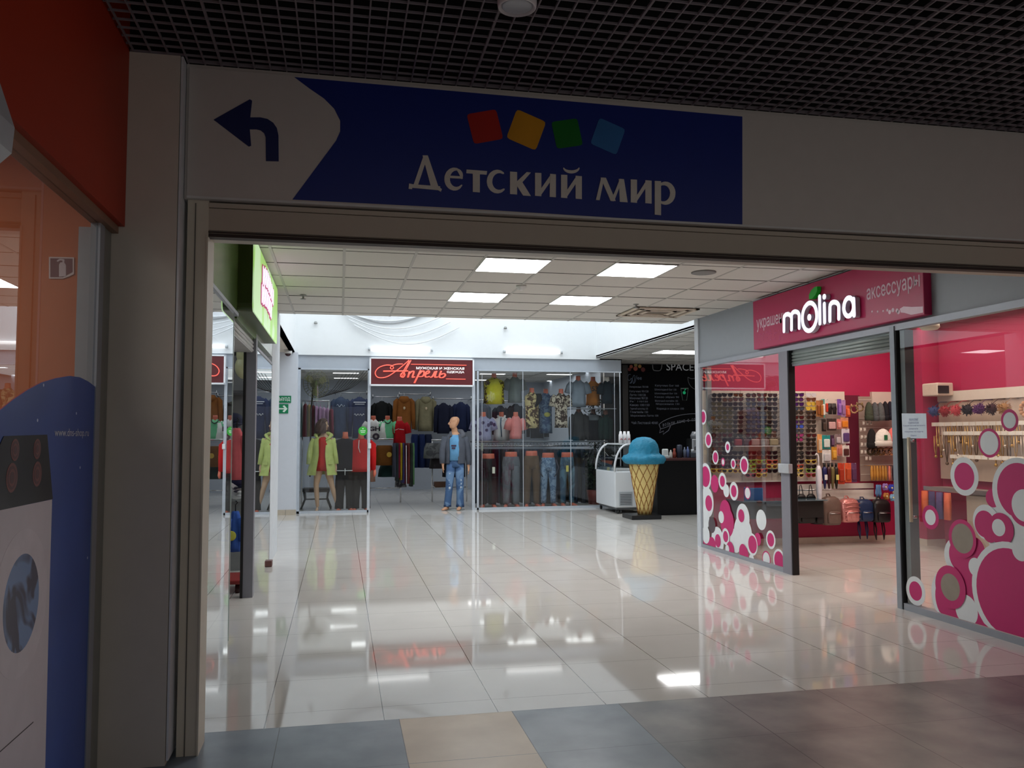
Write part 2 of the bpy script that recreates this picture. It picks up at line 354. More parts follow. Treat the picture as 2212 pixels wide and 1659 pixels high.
# roller shutter box under the header
t = thing('shutter_box', 'long beige roller shutter box running under the blue sign', 'shutter box', (0, 4.23, 2.48))
part('housing', MB().box(-0.637, 6.8, 0.012, .19, .0, .160).box(-0.637, 6.8, 0, .012, .02, .128).box(-0.637, 6.8, -.004, .012, .132, .155), mat((186, 176, 162), 0.4, var=0.02), t)
part('guide_lip', MB().box(-0.637, 6.8, .0, .06, -.012, .004).box(-0.637, 6.8, -.006, .0, .008, .014), mat((50, 34, 30), 0.6), t, 'dark brown slot edge')
PH = Plane('y', 4.205, 0)
t = thing('direction_sign', 'wide blue and white store direction sign with arrow on the header', 'sign', (0, 0, 0))
part('backing_board', MB().box(-0.735, 6.8, 4.198, 4.215, 2.655, 3.292, 0), HD, t)
BL = mat((14, 38, 128), 0.4, var=0.03)
def hp(x, y): return PH.px(x, y)
pts = [hp(636, 168), hp(668, 192), hp(700, 214), hp(722, 236), hp(735, 262), hp(735, 285), hp(726, 305), hp(700, 340), hp(632, 432), hp(1000, 451), hp(1602, 488), hp(1602, 253)]
part('blue_field', MB().prism(pts, PH, .007, .009), BL, t, 'blue field of the sign')
part('bottom_rail', MB().box(-0.735, 6.8, 4.192, 4.215, 2.645, 2.656), mat((215, 215, 215), 0.4), t)
b = MB()
b.prism([hp(462, 260), hp(540, 216), hp(545, 219), hp(541, 255), hp(540, 280), hp(543, 316), hp(538, 318)], PH, .007, .0095)
b.prism([hp(400+x*.5606, 130+y*.5606) for x, y in [(236, 223), (290, 223), (318, 229), (340, 244), (354, 264), (360, 292), (361, 392), (312, 391), (311, 300), (305, 284), (292, 273), (275, 269), (236, 269)]], PH, .007, .0102)
part('arrow', b, mat((20, 32, 92), 0.4), t)
for (cx, cy, r, a, cc) in [(1047, 275, 33, 14, (178, 34, 24)), (1136, 282, 34, -20, (214, 150, 30)), (1224, 290, 29, 12, (16, 110, 34)), (1312, 296, 30, -20, (52, 112, 176))]:
    q = []; c0 = hp(cx, cy); s_ = hp(cx+r, cy).x-hp(cx, cy).x
    for k in range(4):
        for dd in (-.12, .0, .12):
            an = math.radians(a)+PI/4+k*PI/2+dd; rr = s_*1.36*(0.92 if dd else .97); q.append(PH.pt(c0.x+rr*math.cos(an), c0.z+rr*math.sin(an)))
    part('coloured_square', MB().prism(q, PH, .009, .011), mat(cc, 0.35, var=0.12, scale=5), t, None)
# lettering, built from strokes in the sign's own plane (points read off the sign)
b = MB()
def Lp(x, y): return hp(400+x*0.5606, 130+y*0.5606)
KS = (hp(500, 300).x-hp(400, 300).x)/100*0.5606
def sg(pts, ws, cl=False): b.stroke([Lp(*p) for p in pts], [v*KS for v in ws] if isinstance(ws, (list, tuple)) else ws*KS, PH, .009, .0115, 0, closed=cl, cap=2)
def arc(cx, cy, rx, ry, a0, a1, w0, w1=None, n=12):
    w1 = w1 or w0; P_ = []; W_ = []
    for k in range(n+1):
        a = math.radians(a0+(a1-a0)*k/n); P_.append((cx+rx*math.cos(a), cy-ry*math.sin(a))); W_.append(w0+(w1-w0)*math.sin(PI*k/n))
    sg(P_, W_)
QN = [0]
def quad(*p): QN[0] += 1; b.prism([Lp(*q) for q in p], PH, .009, .0125+(QN[0] % 7)*.0004, 0)
quad((918, 370), (934, 371), (893, 494), (876, 492)); quad((914, 370), (934, 370), (978, 500), (948, 498)); quad((866, 480), (982, 489), (978, 504), (868, 494)); quad((862, 478), (872, 480), (874, 500), (860, 498)); quad((974, 488), (988, 500), (984, 510), (968, 500))
arc(1040, 460, 32, 38, 60, 320, 6, 24); arc(1040, 455, 24, 32, -5, 75, 8, 16); quad((1018, 448), (1068, 451), (1068, 460), (1018, 457))
quad((1083, 424), (1162, 430), (1160, 444), (1082, 438)); quad((1107, 432), (1134, 433), (1134, 512), (1107, 510))
arc(1205, 470, 34, 39, 55, 310, 8, 24)
quad((1250, 432), (1277, 434), (1277, 520), (1250, 518)); quad((1272, 474), (1314, 434), (1330, 436), (1286, 486)); quad((1272, 480), (1294, 468), (1330, 526), (1300, 524))
quad((1346, 437), (1370, 438), (1370, 527), (1346, 525)); quad((1404, 441), (1426, 443), (1426, 531), (1402, 529)); quad((1362, 508), (1408, 441), (1414, 458), (1368, 524))
quad((1446, 444), (1470, 445), (1470, 534), (1446, 532)); quad((1502, 448), (1526, 450), (1526, 538), (1502, 536)); quad((1462, 514), (1506, 448), (1512, 465), (1468, 530)); arc(1486, 415, 30, 18, 190, 350, 5, 14)
part('lettering', b, mat((222, 216, 208), 0.5), t, 'white Cyrillic first word'); b = MB()
quad((1600, 455), (1612, 456), (1594, 542), (1580, 541)); quad((1598, 455), (1618, 456), (1656, 545), (1636, 544)); quad((1672, 460), (1682, 461), (1650, 546), (1638, 545)); quad((1668, 460), (1688, 461), (1702, 550), (1672, 548))
quad((1714, 462), (1738, 463), (1738, 552), (1714, 550)); quad((1770, 465), (1794, 467), (1794, 555), (1770, 553)); quad((1732, 532), (1774, 466), (1780, 482), (1736, 548))
quad((1806, 468), (1830, 469), (1830, 600), (1806, 597)); arc(1844, 515, 32, 38, 130, -125, 8, 26)
part('lettering', b, mat((222, 216, 208), 0.5), t, 'white Cyrillic second word')
# downlight below the grille
t = thing('ceiling_downlight', 'white cylindrical downlight hanging under the dark grille ceiling', 'ceiling light', (0.685, 3.20, 3.22))
b = MB(); b.loft([[(r*math.cos(2*PI*k/28), r*math.sin(2*PI*k/28), z) for k in range(28)] for r, z in ((.066, .012), (.071, 0), (.078, .004), (.080, .02), (.080, .42))])
part('housing', b, mat((225, 220, 226), 0.45), t)
part('lens', MB().ball((0, 0, .01), (.064, .064, .008)), mat((190, 195, 205), 0.3), t)
# ================================================================ LEFT: ELECTRONICS SHOP
struct('wall_orange_fascia', MB().box(-1.09, -0.993, -1.0, 4.128, 2.474, 3.55), mat((168, 44, 4), 0.55, var=0.03, scale=3))
struct('trim_fascia_rail', MB().box(-1.09, -1.02, -1.0, 4.128, 2.440, 2.474), mat((140, 108, 88), 0.5))
struct('window_1', MB().box(-1.062, -1.054, -1.0, 3.93, 0.0, 2.44), GLASS)
t = thing('door_frame', 'grey metal frame post between the blue sticker and the column', 'door frame', (0, 0, 0))
part('post', MB().box(-1.085, -1.045, 3.93, 4.00, 0, 2.44), ALU, t); part('side_post', MB().box(-1.09, -1.05, 4.005, 4.125, 0, 2.474), mat((140, 142, 136), 0.5, 0.0), t, 'darker outer post')
struct('trim_inner_post', MB().box(-1.16, -1.075, 4.02, 4.34, 0, 2.44), mat((176, 182, 190), 0.5))
PD = Plane('x', -1.052, 1)
def dp(x, y): return PD.px(x, y)
t = thing('window_sticker', 'blue window sticker showing a washing machine and a cooktop', 'window sticker')
top = [(213, 846), (203, 834), (190, 824), (172, 815), (150, 812), (120, 817), (90, 826), (60, 842), (30, 862), (0, 886), (-60, 930)]
pts = [dp(x, y) for x, y in top]; pts = [PD.pt(pts[0].y, .02)]+pts+[PD.pt(dp(-60, 930).y, .02)]
part('blue_print', MB().prism(pts, PD, 0, .0015), mat((50, 84, 170), 0.35, var=0.10, scale=3), t)
body = [(0, 1102), (111, 1079), (106, 1250), (101, 1450), (96, 1659), (94, 1760), (-60, 1760), (-60, 1115)]
wm = part('washing_machine_print', MB().prism([dp(*p) for p in body], PD, .0015, .0025), mat((222, 214, 222), 0.4, var=0.03), t)
def dell(mb, cx, cy, ry, o0, o1, mi=0, asp=1.0, ry0=0):
    c = dp(cx, cy); r = abs(dp(cx, cy-ry).z-c.z)
    mb.disc(c, r, PD, o0, o1, mi, n=48, r0=(abs(dp(cx, cy-ry0).z-c.z) if ry0 else 0))
b = MB(); dell(b, 45, 1302, 158, .0025, .0032, 0, ry0=104); dell(b, 45, 1302, 106, .0025, .003, 1); 
part('drum_door_print', b, [mat((226, 218, 226), 0.4), mat((62, 56, 88), 0.35, pat=('blot', (120, 150, 200), 5.0))], wm)
part('drawer_line_print', MB().stroke([dp(-20, 1640), dp(70, 1560)], .004, PD, .0025, .003), mat((60, 50, 60), 0.5), wm)
q = [dp(6, 942), dp(100, 939), dp(112, 1078), dp(-10, 1104), dp(-40, 1110), dp(-20, 1000)]
ck = part('cooktop_print', MB().prism(q, PD, .0025, .0035), mat((24, 20, 28), 0.3), t)
for (cx, cy, r) in [(30, 972, 24), (78, 970, 22), (23, 1032, 32), (78, 1024, 27)]:
    b = MB()
    for k, f in enumerate((1, .8, .6, .4)): dell(b, cx, cy, r*f, .0035+k*.0003, .004+k*.0003, k % 2)
    part('hob_print', b, [mat((120, 56, 50), 0.4), mat((90, 40, 42), 0.4)], ck)
O = dp(116, 948); U = dp(190, 948)-O; U.z = 0; V = dp(116, 925)-O; V.y = V.x = 0
part('lettering', MB().text('www.dns-shop.ru', O, U, V, PD.n, .003), mat((220, 224, 232), 0.5), t)
for (x, y) in [(93, 832), (164, 893), (80, 908), (200, 1038), (199, 1140), (188, 1205), (172, 1010)]: part('star_print', MB().disc(dp(x, y), .006, PD, .0016, .002, 0, n=10), mat((210, 220, 245), 0.5), t)
PE = Plane('y', 4.495, 0)
t = thing('extinguisher_sign', 'small white-framed fire extinguisher sign on the orange wall', 'sign')
b = MB().prism([PE.px(106, 555), PE.px(160, 556), PE.px(160, 592), PE.px(150, 597), PE.px(136, 602), PE.px(106, 602)], PE, 0, .002, 0); part('sign_border', b, mat((235, 225, 225), 0.5), t)
part('sign_field', MB().prism([PE.px(109, 558), PE.px(157, 559), PE.px(157, 588), PE.px(136, 599), PE.px(109, 599)], PE, .002, .003), mat((120, 50, 66), 0.5), t)
b = MB().prism([PE.px(128, 572), PE.px(131, 567), PE.px(139, 567), PE.px(143, 573), PE.px(143, 597), PE.px(128, 598)], PE, .003, .004); b.stroke([PE.px(125, 564), PE.px(130, 561), PE.px(138, 562), PE.px(137, 568)], .008, PE, .003, .004)
part('extinguisher_symbol', b, mat((225, 215, 222), 0.5), t)
# white bracket lamp on the orange fascia, cut by the picture edge
t = thing('wall_speaker', 'white wall-mounted box on the orange fascia at left edge', 'wall box', (-0.993, 2.36, 2.2))
q = [(0, -.03), (.05, -.035), (.131, .05), (.136, .12), (.09, .26), (0, .33)]
b = MB(); b.loft([[(x, y, z) for x, z in q] for y in (-.28, .04)], smooth=False); part('housing', b, mat((190, 196, 204), 0.45), t)
part('front_panel', MB().box(.02, .10, -.285, -.28, .03, .2), mat((150, 160, 176), 0.3), t)
# ================================================================ LEFT: KIDS SHOP
GRN = mat((74, 98, 44), 0.2, var=0.08, scale=2, pat=('blot', (96, 122, 66), 1.2))
PLf = Plane('x', XL, 1)
struct('wall_kids_fascia', MB().box(XL-.06, XL, 4.45, 6.68, 2.44, ZC).box(XL-.06, XL, 6.68, 8.2, 2.40, ZC), GRN)
struct('trim_kids_rail', MB().box(XL-.05, XL+.012, 4.45, 6.68, 2.415, 2.44).box(XL-.05, XL+.008, 8.25, 10.1, 2.32, 2.345), ALU)
struct('wall_kids_upper', MB().box(XL-.06, XL, 8.2, 11.3, 2.42, ZC), mat((196, 206, 200), 0.25))
t = thing('lightbox_sign', 'green lit box sign with rounded pink and white letters, left shopfront', 'sign')
SX = -0.665; PS = Plane('x', SX, 1)
y0, y1, z0, z1 = 6.69, 9.15, 2.465, 3.05
def rr(a, b_, c, d, r, n=5):
    P_ = []
    for (cx, cy, s0) in ((b_-r, d-r, 0), (a+r, d-r, 90), (a+r, c+r, 180), (b_-r, c+r, 270)):
        for k in range(n+1): an = math.radians(s0+90*k/n); P_.append((cx+r*math.cos(an), cy+r*math.sin(an)))
    return P_
prof = rr(y0, y1, z0, z1, .06)
part('box_body', MB().loft([[(x, u, v) for u, v in prof] for x in (XL, SX-.01)], smooth=False), mat((50, 68, 4), 0.3, var=0.06), t)
part('face', MB().loft([[(x, u, v) for u, v in prof] for x in (SX-.01, SX)], smooth=False), mat((166, 214, 116), 0.4, emit=0.62, var=0.05, scale=2, pat=('blot', (200, 234, 184), 1.5)), t)
b = MB(); b2 = MB()
rows = [[(7.42, 2.87), (7.62, 2.90), (7.82, 2.91), (8.02, 2.90), (8.22, 2.88), (8.42, 2.86)], [(7.35, 2.70), (7.56, 2.72), (7.78, 2.73), (8.0, 2.72), (8.22, 2.70)]]
for r_ in rows:
    for (yy, zz) in r_:
        for mbx, wv, o1 in ((b2, .085, .006), (b, .05, .012)):
            for dy in (-.055, .055): mbx.stroke([PS.pt(yy+dy, zz-.055), PS.pt(yy+dy, zz+.055)], wv, PS, 0, o1)
            mbx.stroke([PS.pt(yy-.05, zz-.04), PS.pt(yy+.05, zz+.04)], wv*.8, PS, 0, o1)
part('letter_outline', b2, mat((196, 70, 130), 0.4, emit=0.4), t, 'pink outline of the lettering'); part('lettering', b, mat((240, 232, 255), 0.4, emit=0.8), t, 'white rounded letters')
struct('window_2', MB().box(XL-.012, XL, 4.45, 6.50, 0.0, 2.415), GLASS)
struct('window_3', MB().box(XL-.012, XL, 8.27, 10.05, 0.0, 2.32), GLASS)
t = thing('roller_shutter', 'rolled up metal shutter above the kids shop entrance', 'shutter')
b = MB().box(XL-.2, XL-.03, 6.56, 8.15, 2.28, 2.40)
for k in range(3): b.tube([(XL-.03, 6.56, 2.30+k*.035), (XL-.03, 8.15, 2.30+k*.035)], .014, 8)
part('shutter_roll', b, mat((190, 192, 190), 0.4, 0.3), t)
struct('trim_kids_post', MB().box(XL-.082, XL+.006, 8.15, 8.27, 0, 2.42, 0).box(XL-.106, XL-.082, 8.14, 8.27, 0, 2.42, 1), [DALU, BLACK])
struct('trim_kids_glass_edge', MB().box(XL-.014, XL+.003, 6.49, 6.503, 0, 2.42), mat((200, 215, 210), 0.15, 0.4))
struct('wall_kids_end', MB().box(XL-.09, XL+.002, 10.08, 11.3, 0, 3.07), mat((206, 212, 218), 0.6))
single('patch_fitting', MB().box(-.035, .035, -.06, .06, 0, .07, 0, .008), mat((120, 84, 80), 0.4, 0.5), 'small brown metal patch fitting at foot of the left glass', 'hinge', (XL+.005, 10.04, 0))
# ================================================================ RIGHT: ACCESSORY SHOP FRONT
PM = Plane('x', XM, -1)
struct('wall_accessory_fascia', MB().box(XM, XM+.06, 4.3, 10.55, 2.455, ZC), PANEL)
b = MB(); b.box(XM-.02, XM+.05, 4.3, 10.5, 2.40, 2.455); b.box(XM-.02, XM+.05, 8.38, 10.5, 0, .045); b.box(XM-.02, XM+.05, 4.3, 6.42, 0, .055)
b.box(XM-.015, XM+.03, 10.46, 10.5, 0, 2.4); struct('trim_accessory_frame', b, ALU)
struct('trim_accessory_post', MB().box(XM-.03, XM+.06, 8.20, 8.38, 0, 2.40, 0).box(XM-.02, XM+.05, 8.185, 8.2, 0, 2.4, 1), [DALU, BLACK])
struct('trim_accessory_post_near', MB().box(XM-.03, XM+.05, 6.42, 6.48, 0, 2.44, 0).box(XM-.02, XM+.04, 6.408, 6.42, 0, 2.4, 1), [mat((140, 150, 160), 0.4, 0.1), BLACK])
struct('trim_inner_post_near', MB().box(XM+.012, XM+.10, 6.34, 6.40, 0, 2.40), mat((120, 124, 126), 0.5))
struct('window_4', MB().box(XM, XM+.01, 8.38, 10.46, .045, 2.40), GLASS)
struct('window_5', MB().box(XM, XM+.01, 4.3, 6.41, .055, 2.40), GLASS)
struct('trim_inner_column', MB().box(XM+.06, XM+.12, 10.40, 10.47, 0, 2.4), mat((150, 148, 150), 0.5))
struct('wall_corner_edge', MB().box(XM-.02, XM+.0, 10.5, 10.6, 0, 3.07).box(XM, 9.9, 10.6, 10.66, 0, 3.07), mat((200, 206, 214), 0.35))
single('lock_plate', MB().box(-.02, .03, -.10, .12, -.05, .05, 0, .006), mat((196, 200, 206), 0.4, 0.3), 'light grey lock plate on the dark shop door post', 'lock', (XM-.05, 8.25, 1.13))
t = thing('roller_shutter', 'rolled up grey metal shutter under the magenta sign', 'shutter')
b = MB().box(XM+.03, XM+.2, 6.48, 8.185, 2.25, 2.40)
for k in range(4): b.tube([(XM+.03, 6.48, 2.262+k*.034), (XM+.03, 8.185, 2.262+k*.034)], .0165, 8)
part('shutter_slats', b, mat((160, 170, 168), 0.4, 0.3), t); part('bottom_bar', MB().box(XM+.02, XM+.06, 6.48, 8.185, 2.232, 2.25), DALU, t)
# sign box
SXM = 4.685; PB = Plane('x', SXM, -1); PF = Plane('x', 4.645, -1)
def bp_(x, y): return PB.px(x, y)
def fp(x, y): return PF.px(x, y)
t = thing('shop_sign', 'magenta box sign with glowing white letters and green leaf', 'sign')
ya, yb = bp_(1627, 700).y, bp_(1995, 620).y
part('sign_box', MB().box(SXM, XM, yb, ya, 2.475, 3.035, 0, .006), MAG, t)
def q3(x, y): return fp(1600+x/5.267, 580+y/5.267)
WL = abs(q3(575, 500).z-q3(575, 548).z)
b = MB()
def ms(pts, w=WL): b.stroke([q3(*p) for p in pts], w, PF, -.035, .012, 0, cap=8)
def march(x0, yb0, x1, yb1, yt):  # arch of m / n
    cx = (x0+x1)/2; P_ = [(x0, yb0)]
    for k in range(9): a = PI-PI*k/8; P_.append((cx+(x1-x0)/2*math.cos(a), yt+ (x1-x0)*.55*(1-math.sin(a))+(yb1-yb0)*.0))
    P_.append((x1, yb1)); return P_
ms(march(506, 712, 592, 692, 520)); ms(march(592, 692, 680, 674, 490))
P_ = [(798+82*math.cos(a)*1.0, 550+158*math.sin(a)-18*math.cos(a)) for a in [2*PI*k/28 for k in range(28)]]
b.stroke([q3(*p) for p in P_], WL, PF, -.035, .012, 0, closed=True, cap=8)
ms([(912, 322), (916, 622)]); ms([(966, 405), (970, 610)]); b.disc(q3(966, 322), WL*.62, PF, -.035, .012, 0)
ms(march(1030, 592, 1132, 568, 382))
P_ = [(1245+56*math.cos(a), 438+104*math.sin(a)-10*math.cos(a)) for a in [2*PI*k/24 for k in range(24)]]
b.stroke([q3(*p) for p in P_], WL, PF, -.035, .012, 0, closed=True, cap=8); ms([(1300, 350), (1306, 532)])
b.disc(q3(795, 556), WL*.75, PF, -.02, .012, 0)
bf = MB(); bf.v = [tuple(Vector(v)) for v in b.v]; bf.f = b.f; bf.m = b.m; bf.sm = b.sm
bf.v = [(v[0]-.004 if v[0] < 4.645-.008 else 4.645-.013, v[1], v[2]) for v in bf.v]
part('channel_letters', b, mat((190, 186, 204), 0.4), t, 'grey sides of the raised letters'); part('letter_faces', bf, mat((240, 238, 255), 0.4, emit=1.15, var=0.0), t, 'glowing white rounded letter faces')
lf = [(790, 352), (788, 300), (812, 250), (850, 212), (882, 204), (882, 250), (862, 300), (828, 342)]
part('leaf', MB().prism([q3(*p) for p in lf], PF, -.03, .012), mat((0, 140, 30), 0.4, emit=0.15), t)
def btext(s_, x0, y0_, x1, y1_, h, name='small_lettering', m=None):
    O = bp_(x0, y0_); E_ = bp_(x1, y1_); V = Vector((0, 0, bp_(x0, y0_-h).z-O.z)); U = E_-O; U.z = 0
    part(name, MB().text(s_, O, U, V, PB.n, .002, bold=.012), m or mat((220, 190, 205), 0.5), t)
btext('украшения', 1635, 718, 1706, 700, 27); btext('аксессуары', 1873, 657, 1988, 632, 33)
b = MB()
for k in range(38):
    f = random.random(); x = 1634+f*60; y = 722-f*14+random.random()*26
    b.disc(bp_(x, y), .008, PB, 0, .0015, 0, n=8)
part('dot_pattern', b, mat((190, 70, 120), 0.4), t)
b = MB()
for k, (x, y) in enumerate([(1884, 673), (1896, 673), (1908, 672), (1917, 670), (1929, 670), (1938, 671), (1922, 674), (1941, 674)]): b.disc(bp_(x, y), .01+.003*(k > 2)+.006*(k > 3), PB, 0, .0015, 0, n=12)
q = [(1944, 667), (1952, 662), (1970, 663), (1997, 662), (1997, 675), (1980, 678), (1968, 680), (1955, 676), (1946, 675)]
b.prism([PB.px(min(x, 1994), y) for x, y in q], PB, 0, .0015)
part('light_dots', b, mat((236, 205, 220), 0.4), t)
# vinyl decals on the glass
PV = Plane('x', XM, -1)
def vp(x, y): return PV.px(x, y)
def circ(mb, cx, cy, ry, mi, layer, ry0=0, **k):
    c = vp(cx, cy); r = abs(vp(cx, cy-ry).z-c.z); r0 = abs(vp(cx, cy-ry0).z-c.z) if ry0 else 0
    mb.disc(c, r, PV, .0006*layer, .0006*layer+.0006, mi, r0=r0, **k)
VM = [VIN, MAGS, mat((84, 74, 80), 0.4)]
umL = dict(zmin=.05, umin=-10.45, umax=-8.4); umR = dict(zmin=.06, umin=-6.40, umax=-4.35)
b = MB()
cl = [(1524, 1029.5, 29, 0), (1524, 1029.5, 22.5, 1), (1544, 1045, 19, 1), (1566, 1053, 12, 1), (1561, 1039.6, 18.6, 0), (1561, 1039.6, 12, 1), (1569.5, 1060, 14, 0), (1586, 1061, 20, 0), (1586, 1061, 13, 1),
      (1528, 1085, 33, 0), (1532, 1087, 17, 1), (1522, 1120, 26, 0), (1606, 1118, 30, 0), (1606, 1155, 42, 0), (1590, 1168, 26, 0), (1568, 1106, 26, 1), (1572, 1128, 32, 1), (1559.6, 1117, 13, 0), (1603, 1114, 14, 1),
      (1525, 1165, 22, 1), (1552, 1168, 30, 0), (1540, 1180, 20, 1), (1540, 1134, 17, 2), (1527, 1155, 19, 0), (1553, 1168, 14, 1), (1570, 1159, 18, 0), (1570, 1159, 12, 1), (1580, 1188, 18, 1), (1608, 1193, 18, 1), (1574, 1186, 9, 0), (1640, 1165, 14, 1), (1612, 1198, 17, 1),
      (1628, 1176, 24, 0), (1629, 1176, 19, 1), (1627, 1208, 11, 0)]
for i, (cx, cy, r, mi) in enumerate(cl): circ(b, cx, cy, r, mi, 1+i, **umL)
single('window_decal', b, VM, 'large cluster of pink and white bubble decals, lower left glass pane', 'window decal')
def ringsticker(cx, cy, r, ri, outer, inner, label, um=umL):
    b = MB(); circ(b, cx, cy, r, outer, 1, **um)
    if ri: circ(b, cx, cy, ri, inner, 2, **um)
    single('round_sticker', b, VM, label, 'window sticker', group='round bubble stickers on the shop glass')
ringsticker(1519, 901, 16.4, 12, 0, 1, 'white ringed pink circle sticker, highest on the left glass pane')
ringsticker(1530.5, 950.5, 17, 12, 0, 1, 'white ringed pink circle sticker, second highest on the left glass pane')
ringsticker(1572, 966, 12.5, 7, 0, 1, 'white ringed sticker with small pink centre over the sunglasses, third highest')
ringsticker(1545.6, 988, 15, 11, 0, 1, 'white ringed pink oval sticker left of the little pink one with white centre')
ringsticker(1562, 998, 9, 6, 1, 0, 'smallest pink sticker with white centre on the left pane')
ringsticker(1584, 1002, 11.4, 7.4, 0, 1, 'small white ringed pink sticker beside the biggest free one, left pane')
ringsticker(1607.7, 1005, 19.6, 14.5, 0, 1, 'biggest free white ringed pink sticker on the left pane')
ringsticker(1615, 1065, 13.5, 11.5, 1, 0, 'white circle sticker with thin pink edge right of the cluster top')
ringsticker(1644.5, 1123, 22, 0, 0, 0, 'plain white circle sticker right of the bubble cluster')
ringsticker(1665, 1166, 20, 14.6, 0, 1, 'white ringed pink sticker near the dark post, above the lowest pair')
ringsticker(1683, 1211, 25, 20, 0, 1, 'white ringed pink sticker at the lower right corner, left pane')
ringsticker(1655.7, 1208, 18, 15, 1, 0, 'pink edged white sticker at bottom of the left pane')
b = MB()
cr = [(2213, 1110, 95, 0), (2180, 1170, 58, 0), (2145, 1076, 20, 1), (2200.6, 1062.6, 74, 0), (2201, 1060, 60, 1), (2215, 1092, 46, 1), (2214, 1092, 35, 0), (2131, 1128, 38, 0), (2128.5, 1132, 29, 1), (2140, 1150, 22, 1), (2164, 1143, 35, 1), (2159, 1139.6, 18.5, 0),
      (2070, 1202, 40, 0), (2057, 1290, 62, 0), (2078, 1200, 36, 1), (2108, 1190, 30, 1), (2100, 1240, 42, 1), (2062, 1296, 56, 1), (2096, 1290, 34, 1), (2110, 1225, 20, 0), (2112, 1340, 40, 1), (2091, 1318, 33, 0),
      (2186, 1283, 112, 0), (2186, 1283, 98, 1), (2209, 1188, 24, 0)]
for i, (cx, cy, r, mi) in enumerate(cr): circ(b, cx, cy, r, mi, 1+i, **umR)
circ(b, 2083, 1163, 41, 1, 30, ry0=32, **umR); circ(b, 2057, 1268, 46, 1, 31, ry0=29, **umR)
circ(b, 2057, 1268, 29, 2, 30, **umR); circ(b, 2083, 1163, 32, 2, 29, **umR)
single('window_decal', b, VM[:2]+[mat((150, 140, 128), 0.5)], 'huge pink and white bubble decal filling lower right glass pane', 'window decal')
ringsticker(2083, 1029, 41.6, 29.5, 0, 1, 'biggest free white ringed magenta circle on the right glass pane', umR)
ringsticker(2010, 1117.5, 26, 16.6, 1, 0, 'magenta ringed white circle below the long door handle', umR)
ringsticker(1978, 1276.6, 31, 20.5, 0, 1, 'white ringed magenta circle at bottom left of the right pane', umR)
ringsticker(2181, 908, 24, 17.4, 1, 0, 'magenta ringed pale circle, highest on the right pane', umR)
ringsticker(2137, 957, 31.6, 25.7, 1, 0, 'magenta ringed pale circle, second highest on the right pane', umR)
b = MB(); P0 = vp(1949, 947); P1 = vp(2003, 947); P2 = vp(1949, 893)
b.prism([vp(1948, 893), vp(2001, 893), vp(2003, 947), vp(1950, 947)], PV, .001, .002, 0)
t = thing('paper_notice', 'white paper notice taped on the right glass pane', 'notice')
part('sheet', b, mat((212, 224, 236), 0.6), t)
for i, (s_, x0, x1, yy, h) in enumerate([('УВАЖАЕМЫЕ', 1964, 1984, 909, 5), ('ПОКУПАТЕЛИ', 1963, 1985, 916, 4.5), ('В нашем магазине вы можете', 1952, 1999, 921, 3), ('оплатить', 1964, 1984, 928, 3), ('покупки по карте', 1955, 1995, 935, 3.5), ('банка', 1968, 1980, 942, 3)]):
    O = vp(x0, yy); U = vp(x1, yy)-O; U.z = 0; V = Vector((0, 0, vp(x0, yy-h).z-O.z)); part('printed_line', MB().text(s_, O, U, V, PV.n, .0025), mat((70, 90, 150), 0.6), t)
t = thing('door_handle', 'long pale vertical pull handle on the right glass pane', 'door handle', (XM-.05, 6.24, 0))
part('bar', MB().tube([(0, 0, .76), (0, 0, 1.47)], .014, 10), mat((222, 206, 180), 0.35), t); part('fixing', MB().tube([(0.05, 0, 1.44), (0, 0, 1.44)], .012, 8), CHROME, t); part('fixing', MB().tube([(0.05, 0, .8), (0, 0, .8)], .012, 8), CHROME, t)
# ================================================================ BACK: CLOTHES SHOP FRONT
def Y_(px, py, y): return ony(px, py, y)
yb = YA
b = MB(); b.box(-0.80, 5.76, yb, yb+.08, 2.80, 3.055); struct('wall_clothes_fascia', b, mat((176, 184, 194), 0.5, var=0.02))
b = MB()
for x0, x1 in ((-.80, -.75), (.53, .585), (2.60, 2.66), (2.70, 2.735)): b.box(x0, x1, yb-.03, yb+.03, 0, 2.80)
b.box(-.80, .56, yb-.03, yb+.03, 0, .045); b.box(2.66, 5.76, yb-.03, yb+.03, 0, .045); b.box(-.80, .56, yb-.03, yb+.03, 2.77, 2.80); b.box(2.66, 5.76, yb-.03, yb+.03, 2.79, 2.81)
struct('trim_clothes_frame', b, mat((196, 204, 214), 0.35, 0.3))
struct('window_6', MB().box(-.75, .53, yb-.005, yb+.005, .045, 2.77), GLASS)
b = MB().box(2.735, 5.74, yb-.005, yb+.005, .045, 2.79)
struct('window_7', b, GLASS)
struct('trim_glass_joint', MB().box(3.645, 3.657, yb-.012, yb-.006, .05, 2.79).box(4.645, 4.66, yb-.012, yb-.006, .05, 2.79).box(2.80, 2.808, yb-.012, yb-.006, .05, 2.75).box(5.60, 5.61, yb-.012, yb-.006, .05, 2.79).box(5.72, 5.735, yb-.012, yb+.012, .05, 2.79), mat((205, 212, 220), 0.3, 0.5))
single('lock_plate', MB().box(-.03, .03, -.02, .02, -.05, .05, 0, .005), mat((226, 230, 232), 0.4), 'small white lock plate on left post of the clothes shop entrance', 'lock', (.57, yb-.05, 1.29))
single('lock_plate', MB().box(-.02, .02, -.02, .02, -.08, .08, 0, .005), mat((120, 124, 116), 0.4), 'small grey lock plate on edge of the right shop window', 'lock', (2.80, yb-.034, 1.26))
